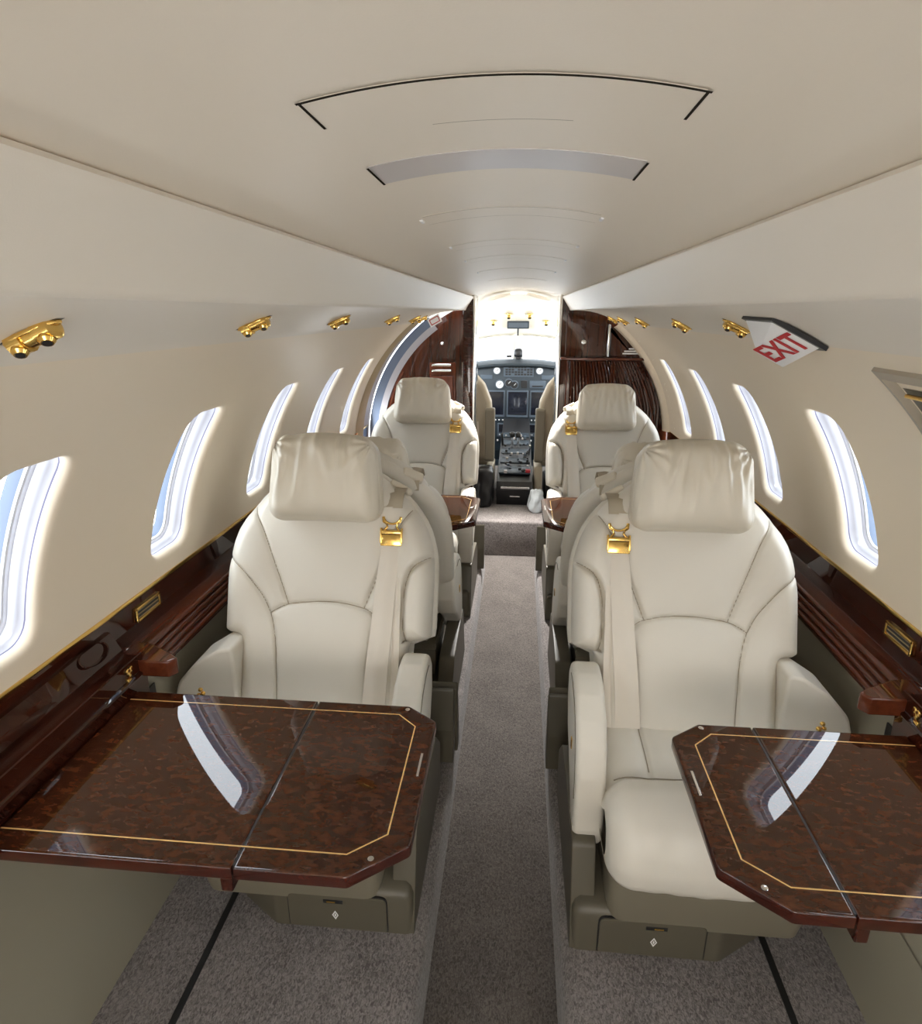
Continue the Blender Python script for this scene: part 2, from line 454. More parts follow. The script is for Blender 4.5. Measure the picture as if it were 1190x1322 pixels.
# ------------------------------------------------------------------ ceiling panels, lamps in the ceiling
def ceil_plate(name, y0, y1, hw0, hw1, drop0, drop1, m, label, cat, group=None, gap=True):
    root = thing(name, label, cat, (0, (y0 + y1) / 2, CAP - .01), group)
    def P(x, y, d): return (x - root.location.x, y - root.location.y, ceil_z(x) - d - root.location.z)
    nu, nv = 33, 6
    top, bot = [], []
    for j in range(nv):
        t = j / (nv - 1); y = y0 + (y1 - y0) * t; hw = hw0 + (hw1 - hw0) * t; d = drop0 + (drop1 - drop0) * t
        bot.append([P(x, y, d) for x in np.linspace(-hw, hw, nu)])
        top.append([P(x, y, -.004) for x in np.linspace(-hw, hw, nu)])
    V = np.array(bot + top).reshape(-1, 3); F = grid_faces(nv, nu); off = nv * nu; F += [f[::-1] for f in grid_faces(nv, nu, off=off)]
    for i in range(nu - 1): F += [(i, i + 1, off + i + 1, off + i), ((nv - 1) * nu + i + 1, (nv - 1) * nu + i, off + (nv - 1) * nu + i, off + (nv - 1) * nu + i + 1)]
    for j in range(nv - 1): F += [((j + 1) * nu, j * nu, off + j * nu, off + (j + 1) * nu), (j * nu + nu - 1, (j + 1) * nu + nu - 1, off + (j + 1) * nu + nu - 1, off + j * nu + nu - 1)]
    mesh_obj('cover', V, F, m, root, angle=30)
    if gap == 'ends':
        for sx in (-1, 1): sheet('end_gap', [[P(sx * (hw0 + .0015), y, .0012), P(sx * (hw0 - .0005), y, .0012)] for y in (y0, y1)], M['seam'], root)
    elif gap == 'thin':
        for yy in (y0, y1):
            xs2 = np.linspace(-hw0, hw0, nu)
            sheet('joint_line', [[P(x, yy - .0008, .0011) for x in xs2], [P(x, yy + .0006, .0011) for x in xs2]], M['stitch'], root)
    elif gap:
        xs2 = np.linspace(-hw0 * .42, hw0 * .42, nu)
        sheet('joint_line', [[P(x, y1 - .0004, .0013) for x in xs2], [P(x, y1 + .0006, .0013) for x in xs2]], M['stitch'], root)
        g = .0022
        pts = [(x, y0 - g) for x in np.linspace(-hw0 - g, hw0 + g, nu)]
        A = [P(x, y0 - g, .0012) for x in np.linspace(-hw0 - g, hw0 + g, nu)]; B = [P(x, y0 + .001, .0012) for x in np.linspace(-hw0 - g, hw0 + g, nu)]
        sheet('shadow_gap', [A, B], M['seam'], root)
        for sx in (-1, 1):
            sheet('shadow_gap', [[P(sx * (hw0 + (hw1 - hw0) * t + g * .55), y0 + (y1 - y0) * t * .62, .0012), P(sx * (hw0 + (hw1 - hw0) * t - .0005), y0 + (y1 - y0) * t * .62, .0012)] for t in (0, .5, 1)], M['seam'], root)
    return root
ceil_plate('ceiling_hatch', .375, .452, .1065, .1065, .0010, .0006, M['ceil'], 'wide curved ceiling hatch cover nearest the camera', 'ceiling hatch')
ceil_plate('ceiling_lens', .532, .598, .1065, .1065, .0005, .0005, M['lens'], 'flat greyish lamp lens strip across the ceiling', 'ceiling lamp', gap='ends')
for y0, y1, hw, lb in ((.80, .865, .105, 'narrow flush ceiling strip, first one beyond the greyish lens'), (1.14, 1.22, .105, 'flush ceiling strip above the near headrests, second beyond the greyish lens'), (1.44, 1.52, .105, 'flush ceiling strip, third beyond the greyish lens'), (1.86, 1.94, .105, 'flush ceiling strip, fourth beyond the greyish lens'), (2.4, 2.48, .105, 'flush ceiling strip closest to the cockpit doorway')):
    ceil_plate('ceiling_strip', y0, y1, hw, hw, .0005, .0004, M['ceil'], lb, 'ceiling panel', 'flush strips across the ceiling', gap='thin')
    r = COL.objects[-1]
for y in (.82, 1.15, 1.45, 1.87):
    for s in (-1, 1):
        o = box('ceiling_clip', (s * .109, y + .01, ceil_z(.109) - .0005), (.004, .02, .003), M['white'], bevel=.0008)
        tag(o, 'small white clip at the %s end of a ceiling strip' % ('left' if s < 0 else 'right'), 'clip', 'white clips on the %s of the ceiling strips' % ('left' if s < 0 else 'right'))

# ------------------------------------------------------------------ reading lights on the overhead panels
def psu_normal(s, x):
    t = (x - .2515) / .2195; g = .0573 * 2.5 * t ** 1.5 / .2195
    return Vector((-s * g, 0, -1)).normalized()
def psu_point(s, x, y, d=0):
    t = (x - .2515) / .2195
    return Vector((s * x, y, 1.3088 - .0573 * t ** 2.5)) + psu_normal(s, x) * d
def reading_light(s, x, y, label, sc_=1.15):
    t = thing('reading_light', label, 'reading light', psu_point(s, x, y), 'gold reading lights along the overhead panels')
    n = psu_normal(s, x); yv = Vector((0, 1, 0)); xv = yv.cross(n).normalized()
    R3 = Matrix((xv, yv, n)).transposed()
    def fn(a, b, d): return R3 @ Vector((a * sc_, b * sc_, d * sc_))
    oval = [(.036 * math.cos(k * 2 * PI / 28), .014 * math.sin(k * 2 * PI / 28)) for k in range(28)]
    prism('recess', [(a, b * .5) for a, b in oval], fn, -.002, .0014, M['black'], t, .0004, 1)
    oval2 = [(.026 * math.cos(k * 2 * PI / 28), .0115 * math.sin(k * 2 * PI / 28)) for k in range(28)]
    prism('gold_base', oval2, fn, .0005, .004, M['gold'], t, .0015, 2)
    bm = bmesh.new(); add_tube(bm, [fn(a, 0, .004) for a in (-.021, -.019, -.006, -.0055, .0055, .006, .019, .021)], [r * sc_ for r in (.006, .0095, .0105, .0085, .0085, .0105, .0095, .006)], 16)
    bm_obj('swivel_barrel', bm, M['gold'], t)
    for xx in (-.0125, .0125):
        bm = bmesh.new(); m = Matrix.Translation(fn(xx, -.004, .009)) @ (R3 @ Matrix.Rotation(.5, 3, 'X')).to_4x4()
        add_lathe(bm, [(.0055 * sc_, 0), (.0062 * sc_, .004 * sc_), (.0045 * sc_, .0065 * sc_)], m, 14)
        ob = bm_obj('nozzle', bm, M['gold'], t)
        bm = bmesh.new(); add_lathe(bm, [(.0036 * sc_, .0063 * sc_), (.0034 * sc_, .0069 * sc_)], m, 12); bm_obj('lens', bm, M['black'], ob)
    return t
for x, y, lb in ((.405, .52, 'large gold reading light at the left edge of the photo'), (.405, .99, 'gold reading light second from the left edge of the photo'), (.407, 1.48, 'gold reading light above the near left seat, third along the left panel'), (.415, 2.15, 'gold reading light fourth along the left overhead panel'), (.425, 2.68, 'gold reading light fifth along the left overhead panel'), (.43, 2.90, 'gold reading light beside the small exit placard on the left')):
    reading_light(-1, x, y, lb)
for x, y, lb in ((.425, 1.27, 'gold reading light tucked against the exit sign'), (.435, 1.735, 'gold reading light on the right, next beyond the exit sign'), (.437, 2.30, 'gold reading light on the right, second beyond the exit sign'), (.437, 2.72, 'gold reading light on the right, third beyond the exit sign'), (.435, 3.0, 'gold reading light beside the galley cabinet on the right')):
    reading_light(1, x, y, lb)

# ------------------------------------------------------------------ text helper
def text_mesh(name, body, size, mtx, material, parent=None, extrude=.0004, sx=1., bold=0.):
    cu = bpy.data.curves.new(name, 'FONT'); cu.body = body; cu.size = size; cu.extrude = extrude; cu.offset = bold
    cu.align_x = 'CENTER'; cu.align_y = 'CENTER'; cu.space_character = 1.02
    tmp = bpy.data.objects.new('tmp_' + name, cu); COL.objects.link(tmp)
    me = bpy.data.meshes.new_from_object(tmp.evaluated_get(bpy.context.evaluated_depsgraph_get()))
    bpy.data.objects.remove(tmp)
    me.transform(mtx @ Matrix.Diagonal((sx, 1, 1, 1))); me.materials.clear(); me.materials.append(material); me.name = name
    return link(bpy.data.objects.new(name, me), parent)

# exit sign: wedge hanging from the right overhead panel
def exit_sign():
    t = thing('exit_sign', 'white wedge exit sign with red letters on the right overhead panel', 'exit sign', (.425, 1.05, 1.27))
    O = Vector(t.location)
    N0, N1 = Vector((.388, 1.0, 1.2875)), Vector((.463, 1.0, 1.2495))
    F0, F1 = Vector((.381, 1.10, 1.2895)), Vector((.472, 1.10, 1.247))
    L0, L1 = Vector((.407, 1.10, 1.235)), Vector((.452, 1.10, 1.212))
    V = [p - O for p in (N0, N1, F1, F0, L0, L1)]
    bm = bmesh.new(); v = [bm.verts.new(p) for p in V]
    for f in ((0, 1, 5, 4), (0, 4, 3), (1, 2, 5), (3, 4, 5, 2), (0, 3, 2, 1)): bm.faces.new([v[i] for i in f])
    bmesh.ops.recalc_face_normals(bm, faces=bm.faces)
    bmesh.ops.bevel(bm, geom=list(bm.edges), offset=.0018, segments=2, profile=.5, affect='EDGES')
    bm_obj('housing', bm, M['white'], t, angle=30)
    # dark mounting plate
    n = Vector((.45, 0, .89)); off = n * .004
    q = [N0 + Vector((-.004, -.006, .002)), N1 + Vector((.006, -.006, -.003)), F1 + Vector((.006, .004, -.003)), F0 + Vector((-.004, .004, .002))]
    bm = bmesh.new(); A = [bm.verts.new(p - O - off * .45) for p in q]; B = [bm.verts.new(p - O + off * 1.2) for p in q]
    bm.faces.new(A); bm.faces.new(B[::-1])
    for i in range(4): bm.faces.new((A[i], B[i], B[(i + 1) % 4], A[(i + 1) % 4]))
    bm_obj('mounting_plate', bm, M['black'], t, smooth=False)
    # lettering on the aft face
    cen = (N0 + N1 + L0 + L1) / 4
    down = ((N1 - N0) + (L1 - L0)).normalized()
    nrm = (N1 - N0).cross(L0 - N0).normalized()
    if nrm.y > 0: nrm = -nrm
    read = nrm.cross(down).normalized(); up = -down
    read = up.cross(nrm)
    mx = Matrix((read, up, nrm)).transposed().to_4x4(); mx.translation = cen - O + nrm * .0012 + read * -.001
    text_mesh('lettering', 'EXIT', .062, mx, M['red'], t, sx=.74, bold=.0010)
exit_sign()
# small exit placard on the left overhead panel by the partition
t = thing('exit_placard', 'tiny white exit placard with red border at the left front', 'placard', (-.392, 3.070, 1.262))
R3 = Matrix.Rotation(math.radians(-28), 3, 'Y')
box('plate', (0, 0, 0), (.062, .008, .040), M['white'], t, rot=R3, bevel=.001)
bm = bmesh.new()
for c, s_ in (((0, -.0044, .012), (.046, .001, .004)), ((0, -.0044, -.012), (.046, .001, .004)), ((.022, -.0044, 0), (.004, .001, .026)), ((-.022, -.0044, 0), (.004, .001, .026))):
    add_box(bm, R3 @ Vector(c), s_, 0, rot=R3)
bm_obj('red_border', bm, M['red'], t)

# escape-hatch handle recess, right wall
t = thing('hatch_handle', 'beige framed hatch handle recess on the upper right wall', 'hatch handle', wp(1, math.asin((1.18 - ZC) / RC), .75))
def hp(ph_z, y, d): return Vector(wp(1, math.asin((ph_z - ZC) / RC), y, d)) - Vector(t.location)
ya, yb, za, zb = .58, .912, 1.08, 1.229
rings = []
for ins, d in ((0, .0), (.001, -.006), (.012, -.0075), (.016, -.004), (.030, .004)):
    zs = lambda z, sgn: z + sgn * ins * .8
    loop = []
    N = 8
    for k in range(N): loop.append(hp(zs(zb, -1), yb - ins + (ya - yb + 2 * ins) * k / N, d))
    for k in range(N): loop.append(hp(zs(zb, -1) + (zs(za, 1) - zs(zb, -1)) * k / N, ya + ins, d))
    for k in range(N): loop.append(hp(zs(za, 1), ya + ins + (yb - ya - 2 * ins) * k / N, d))
    for k in range(N): loop.append(hp(zs(za, 1) + (zs(zb, -1) - zs(za, 1)) * k / N, yb - ins, d))
    rings.append(loop)
sheet('frame', rings, M['skirt'], t, closed_v=True, angle=30)
for o in [COL.objects[-1]]: o.data.materials[0] = mat('hatch_frame_beige', (.36, .31, .24), .45)
zz = [hp(zb - .024 + (za - zb + .048) * j / 6, ya + .03, -.001) for j in range(7)]; z2 = [hp(zb - .024 + (za - zb + .048) * j / 6, yb - .03, -.001) for j in range(7)]
sheet('recess', [zz, z2], M['olive'], t)
path = [hp(1.165, y, d) for y, d in ((.62, -.002), (.64, -.012), (.75, -.014), (.85, -.012), (.872, -.002))]
tube('lever', path, .009, M['white'], t)
tube('gold_pin', [hp(1.199, y, -.006) for y in (.62, .874)], .003, M['gold'], t)

# ------------------------------------------------------------------ gold air outlets on the mahogany side panels
for s, y, lb in ((-1, 1.115, 'gold framed slot outlet in the left mahogany side panel'), (1, 1.12, 'gold framed slot outlet in the right mahogany side panel'), ):
    z = .710
    t = thing('air_outlet', lb, 'air outlet', (s * .7515, y, z))
    fn = lambda a, b, d: Vector((-s * d, a, b))
    bm = bmesh.new()
    for c, sz in (((0, .0125), (.088, .006)), ((0, -.0125), (.088, .006)), ((.041, 0), (.006, .031)), ((-.041, 0), (.006, .031))):
        add_box(bm, (-s * .003, c[0], c[1]), (.006, sz[0], sz[1]), .001)
    bm_obj('gold_frame', bm, M['gold'], t)
    box('grille', (-s * .0015, 0, 0), (.003, .078, .022), M['tan'], t, bevel=0)
    bm = bmesh.new()
    for k in range(2): add_box(bm, (-s * .0035, 0, -.004 + .008 * k), (.002, .076, .004), 0)
    bm_obj('slot', bm, M['black'], t)

# ------------------------------------------------------------------ folding tables and their side consoles
def table(name_label, s, yn, yf, x_in, x_out, x_fold, group):
    """s side; x_* are positive magnitudes; local origin at (s*x_mid, y_mid, .62)"""
    t = thing('folding_table', name_label, 'table', (s * (x_in + x_out) / 2, (yn + yf) / 2, .62), group)
    ox, oy = s * (x_in + x_out) / 2, (yn + yf) / 2
    fn = lambda a, b, d: Vector((s * a - ox, b - oy, d))
    c = .056
    H = -.021
    outer = [(x_fold + .0014, yn), (x_out, yn), (x_out, yf), (x_fold + .0014, yf)]
    inner = [(x_fold - .0014, yn), (x_fold - .0014, yf), (x_in + c * .95, yf), (x_in, yf - c * .7), (x_in, yn + c), (x_in + c * 1.3, yn)]
    for nm, poly in (('outer_leaf', outer), ('inner_leaf', inner)):
        rr = [.0] * 4 if nm == 'outer_leaf' else [0, 0, .012, .012, .012, .012]
        pl = round_poly(poly, rr, 4)
        lf = prism(nm, pl, fn, H, 0, [M['burl'], M['edge']], t, .0035, 3)
        for p in lf.data.polygons:
            p.material_index = 0 if p.normal.z > .5 else 1
    # inlay line
    ins = .034; w = .0011; z = .0003
    path = [(x_out - .002, yf - ins * .8), (x_in + c + ins * .35, yf - ins * .8), (x_in + ins, yf - c * .7 - ins * .55), (x_in + ins, yn + c + ins * .45), (x_in + c * 1.3 + ins * .25, yn + ins), (x_out - .002, yn + ins)]
    bm = bmesh.new()
    L = []
    for i, p in enumerate(path):
        p = Vector(p); d0 = (Vector(path[i]) - Vector(path[i - 1])).normalized() if i else None; d1 = (Vector(path[i + 1]) - p).normalized() if i < len(path) - 1 else None
        d0 = d0 or d1; d1 = d1 or d0
        n0, n1 = Vector((-d0.y, d0.x)), Vector((-d1.y, d1.x)); m = (n0 + n1).normalized(); k = w / max(m.dot(n0), .3)
        L.append((bm.verts.new(fn(*(p + m * k), z)), bm.verts.new(fn(*(p - m * k), z))))
    for a, b in zip(L[:-1], L[1:]): bm.faces.new((a[0], b[0], b[1], a[1]))
    for f in bm.faces:
        f.normal_update()
        if f.normal.z < 0: f.normal_flip()
    bm_obj('inlay_line', bm, M['inlay'], t, smooth=False, recalc=False)
    box('hinge_strip', fn(x_fold, (yn + yf) / 2, -.010), (.0030, yf - yn - .012, .016), M['black'], t, bevel=0)
    box('latch', fn(x_in + .0115, (yn + yf) / 2 + .03, .0004), (.004, .052, .0016), M['chrome'], t, bevel=.0005)
    for (a, b) in ((x_in + .048, yn + .030), (x_in + .055, yf - .012)):
        bm = bmesh.new(); add_lathe(bm, [(.0042, 0), (.0042, .0008), (.003, .0011)], Matrix.Translation(fn(a, b, 0)), 16); bm_obj('screw_cap', bm, M['chrome'], t)
    box('support_arm', fn(x_fold + .012, yn + .045, H - .012), (.016, .085, .022), M['edge'], t, bevel=.002)
    bm = bmesh.new(); add_box(bm, fn((x_fold + x_out) / 2, yf - .03, H - .008), (x_out - x_fold, .02, .014), .002); add_box(bm, fn((x_fold + x_out) / 2, yn + .03, H - .008), (x_out - x_fold, .02, .014), .002)
    bm_obj('slide_rail', bm, M['edge'], t)
    return t
G = 'folding burl wood tables'
table('large glossy burl table in the left foreground, extended towards the aisle', -1, .588, .950, .112, .684, .335, G)
table('glossy burl table in the right foreground beside the right seat', 1, .590, .945, .288, .684, .432, G)
table('small far burl table in front of the front left seat', -1, 1.955, 2.315, .118, .684, .34, G)
table('small far burl table in front of the front right seat', 1, 1.965, 2.325, .112, .684, .34, G)

def console(s, y0, y1, label):
    t = thing('table_console', label, 'console', (s * .715, (y0 + y1) / 2, .65), 'mahogany table consoles')
    oy = (y0 + y1) / 2
    F3 = lambda x, y, z: Vector((s * x - s * .715, y - oy, z - .65))
    # body profile swept along y
    prof = [(.7505, .722), (.744, .720), (.7335, .697), (.729, .688), (.7275, .684), (.7245, .684), (.7245, .676), (.694, .674), (.692, .681), (.6905, .6825), (.6885, .681), (.688, .650), (.683, .648), (.682, .644), (.684, .640), (.686, .585), (.735, .580)]
    rows = []
    for y in np.linspace(y0, y1, 8): rows.append([F3(x, y, z) for x, z in prof])
    sheet('body', rows, M['mahog'], t, angle=25)
    for yy in (y0, y1):
        bm = bmesh.new(); bm.faces.new([bm.verts.new(F3(x, yy, z)) for x, z in prof]); bm_obj('end_panel', bm, M['mahog'], t, smooth=False)
    # rounded noses
    for yy, sg in ((y1 - .005, 1), (y0 + .005, -1)):
        prof2 = []
        poly = [(.735, -.01 * sg), (.735, .060 * sg), (.70, .056 * sg), (.640, .024 * sg), (.618, .008 * sg), (.632, -.010 * sg)]
        pl = round_poly(poly, [.0, .006, .03, .02, .008, .004], 5)
        prism('nose', pl, lambda a, b, d: F3(a, yy + b, d), .638, .672, M['redwood'], t, .014, 6)
    # hinges
    for yy in (y0 + .065, y1 - .045):
        bm = bmesh.new()
        m = frame_mtx(F3(.6878, yy, .666), (-s, 0, 0), (0, 0, 1))
        for a, b in ((-.005, .004), (.005, .004), (0, -.004)): add_lathe(bm, [(.0055, 0), (.0055, .002), (.004, .0032)], m @ Matrix.Translation((a, b, 0)), 12)
        add_box(bm, F3(.687, yy - .004, .651), (.004, .012, .010), .001)
        bm_obj('gold_hinge', bm, M['gold'], t)
    # cup holder
    bm = bmesh.new(); n = Vector((-s * .55, 0, .83)); m = frame_mtx(F3(.7375, y1 - .062, .709), (-s * .80, 0, .6), (0, 1, 0))
    pr = [(.029, 0), (.030, .0025), (.0285, .0036), (.027, .0025), (.0265, -.004)]
    rings = []
    for r, z in pr: rings.append([bm.verts.new(m @ Vector((r * .62 * math.cos(2 * PI * k / 28), r * 1.25 * math.sin(2 * PI * k / 28), z))) for k in range(28)])
    for a, b in zip(rings[:-1], rings[1:]):
        for k in range(28): bm.faces.new((a[k], a[(k + 1) % 28], b[(k + 1) % 28], b[k]))
    bm.faces.new(rings[-1]); bm_obj('cup_holder', bm, M['mahog'], t)
    return t
console(-1, .545, .985, 'mahogany console with gold hinges at the outer end of the near left table')
console(1, .545, .985, 'mahogany console with gold hinges at the outer end of the near right table')
console(-1, 1.915, 2.35, 'mahogany console behind the near left seat at the far left table')
console(1, 1.915, 2.35, 'mahogany console behind the near right seat at the far right table')
for s in (-1, 1):
    t = box('phone_jack', (s * .7255, 1.035, .545), (.004, .05, .04), M['black'], bevel=.002)
    tag(t, 'small dark socket plate on the %s lower panel behind the armrest' % ('left' if s < 0 else 'right'), 'socket')

# ------------------------------------------------------------------ passenger seats
AN = math.radians(20)
TZ = Vector((0, math.sin(AN), math.cos(AN))); NZ = Vector((0, -math.cos(AN), math.sin(AN)))
ZB = .33
def bk(u, v, w, m): return (m * u, v * TZ.y + w * NZ.y, ZB + v * TZ.z + w * NZ.z)
HW_V = [-.03, 0, .14, .152, .158, .166, .30, .34, .37, .40, .425, .45, .475, .50, .525, .545, .558, .565]
HW_O = [.196, .197, .200, .203, .230, .238, .239, .237, .231, .222, .210, .193, .172, .145, .112, .075, .035, .004]
HW_I = [.178, .180, .186, .190, .228, .237, .239, .237, .231, .222, .210, .193, .172, .145, .112, .075, .035, .004]
SEAMS = [
    [(-.118, .204), (-.105, .218), (-.087, .227), (-.045, .236), (-.004, .239), (.04, .237), (.087, .230), (.108, .221), (.126, .21)],
    [(.126, .21), (.117, .18), (.109, .134), (.105, .07), (.104, -.03)],
    [(-.118, .204), (-.109, .16), (-.104, .10), (-.102, .05), (-.101, -.03)],
    [(-.186, .455), (-.165, .42), (-.147, .383), (-.115, .30), (-.087, .227)],
    [(.186, .455), (.165, .42), (.147, .383), (.115, .30), (.087, .230)],
    [(.126, .21), (.145, .247), (.168, .278), (.195, .308), (.226, .330), (.245, .340)],
    [(-.245, .350), (-.215, .338), (-.193, .320), (-.181, .29), (-.175, .25), (-.175, .20), (-.180, .155)],
]
def catmull(P, n=6):
    P = [np.array(p, float) for p in P]; Q = [2 * P[0] - P[1]] + P + [2 * P[-1] - P[-2]]; out = []
    for i in range(1, len(Q) - 2):
        for k in range(n):
            t = k / n
            out.append(tuple(.5 * (2 * Q[i] + (Q[i + 1] - Q[i - 1]) * t + (2 * Q[i - 1] - 5 * Q[i] + 4 * Q[i + 1] - Q[i + 2]) * t * t + (3 * Q[i] - Q[i - 1] - 3 * Q[i + 1] + Q[i + 2]) * t ** 3)))
    return out + [tuple(P[-1])]
SEAMS = [catmull(l, 4) for l in SEAMS]
def seg_dist(U, Vv, line):
    d = np.full(U.shape, 9.)
    for (x0, y0), (x1, y1) in zip(line[:-1], line[1:]):
        dx, dy = x1 - x0, y1 - y0; L2 = dx * dx + dy * dy
        t = np.clip(((U - x0) * dx + (Vv - y0) * dy) / L2, 0, 1)
        d = np.minimum(d, np.hypot(U - x0 - t * dx, Vv - y0 - t * dy))
    return d
OUT = [(np.interp(v, HW_V, HW_O), v) for v in np.linspace(-.03, .565, 90)] + [(-np.interp(v, HW_V, HW_I), v) for v in np.linspace(.565, -.03, 90)]
def surf_w(U, Vv):
    U, Vv = np.asarray(U, float), np.asarray(Vv, float)
    de = seg_dist(U, Vv, OUT)
    r = .042
    k = np.clip(de / r, 0, 1)
    w = .012 - .070 * (1 - np.sqrt(np.clip(1 - (1 - k) ** 2, 0, 1)))
    au = np.abs(U)
    sm = np.clip((au - .10) / .09, 0, 1); sm = sm * sm * (3 - 2 * sm)
    w = w + .020 * sm * np.clip((.44 - Vv) / .12, 0, 1)          # side bolsters
    w = w + .016 * np.exp(-((Vv - .10) / .12) ** 2) * (1 - sm)   # lumbar swell
    ds = np.full(U.shape, 9.)
    for i, ln in enumerate(SEAMS):
        d = seg_dist(U, Vv, ln); ds = np.minimum(ds, d)
        if i == 6: w = w - .014 * np.exp(-(d / .006) ** 2)       # deep gap behind the inner bolster
    w = w + .0095 * (1 - np.exp(-(ds / .024) ** 1.1)) - .0065 * np.exp(-(ds / .0030) ** 2)
    return w

def rounded_blob(bm, size, r, cuts, disp=None, mtx=None):
    """rounded box of full size, as a subdivided cube"""
    res = bmesh.ops.create_cube(bm, size=2)
    es = list({e for v in res['verts'] for e in v.link_edges})
    bmesh.ops.subdivide_edges(bm, edges=es, cuts=cuts, use_grid_fill=True)
    hx, hy, hz = size[0] / 2, size[1] / 2, size[2] / 2
    for v in bm.verts:
        p = Vector((v.co.x * hx, v.co.y * hy, v.co.z * hz))
        c = Vector((max(-hx + r, min(hx - r, p.x)), max(-hy + r, min(hy - r, p.y)), max(-hz + r, min(hz - r, p.z))))
        d = p - c
        if d.length > 1e-9: p = c + d.normalized() * r
        if disp: p = disp(p, v.co.copy())
        v.co = mtx @ p if mtx else p

def headrest_mesh(m, seed):
    bm = bmesh.new()
    W, D, H = .245, .105, .184
    def disp(p, c):
        # narrower at the top, pillowed faces
        t = (p.z / H + .5)
        p.x *= 1.0 - .13 * t * t
        f = (1 - min(abs(c.x), 1) ** 2.2) * (1 - min(abs(c.z), 1) ** 2.4)
        p.y += (.020 if p.y > 0 else -.020) * f * min(1, abs(c.y) * 1.2)
        p.z += .010 * (1 - c.x * c.x) * (1 if c.z > 0 else .3) * abs(c.z)
        # folds falling from the top edge and fanning from the corners
        fx = p.x * 1.0 + .22 * p.z * p.x * 6
        fall = max(0, min(1, t * 1.25)) ** 1.2
        n1 = noise.noise((fx * 34 + seed, p.z * 7, seed * 1.7)); n2 = noise.noise((fx * 18 - seed, p.z * 9 + fx * 14, 3.1))
        rid = (1 - abs(n1) * 2.4)
        amp = .0105 * fall * (rid if rid > 0 else 0) + .0085 * n2 * (.35 + .65 * fall)
        for sx in (-1, 1):      # radiating tucks at the corners
            dx, dz = p.x - sx * W * .43, p.z - H * .43
            rr = math.hypot(dx, dz); th = math.atan2(dz, dx)
            amp += .0050 * math.exp(-(rr / .05) ** 2) * math.sin(th * 11 + seed)
        s_ = -1 if c.y < 0 else 1
        side = abs(c.y)
        p.y += s_ * amp * (.3 + .7 * side)
        # side gusset seam on the aisle side
        gx = -m * (p.x) * m
        d = abs(p.y - (-.012))
        if abs(c.x) > .97: p.x -= math.copysign(.003 * math.exp(-(d / .004) ** 2), p.x)
        return p
    base = bk(-.006, .510, .060, m)
    tilt = Matrix.Rotation(-AN * .72, 4, 'X')
    rounded_blob(bm, (W, D, H), .036, 46, disp, Matrix.Translation(Vector(base)) @ tilt)
    return bm

def strip(name, path, width, material, parent, m, axis=(1, 0, 0), th=.0022):
    """flat webbing along a path of (u,v,w)"""
    pts = [Vector(bk(u, v, w, 1)) for u, v, w in path]; rows = []
    for i, p in enumerate(pts):
        t = (pts[min(i + 1, len(pts) - 1)] - pts[max(i - 1, 0)]).normalized(); a = Vector(axis); a = (a - t * a.dot(t)).normalized(); n = a.cross(t)
        n = n if n.y < 0 else -n
        wd = width[i] if isinstance(width, list) else width
        ring = []
        for k in np.linspace(-.5, .5, 9): ring.append(p + a * wd * k + n * (th + .0012 * math.cos(k * 2 * PI) ))
        for k in np.linspace(.5, -.5, 9): ring.append(p + a * wd * k - n * th)
        rows.append([(m * q.x, q.y, q.z) for q in ring])
    return sheet(name, rows, material, parent, closed_v=True, angle=50)

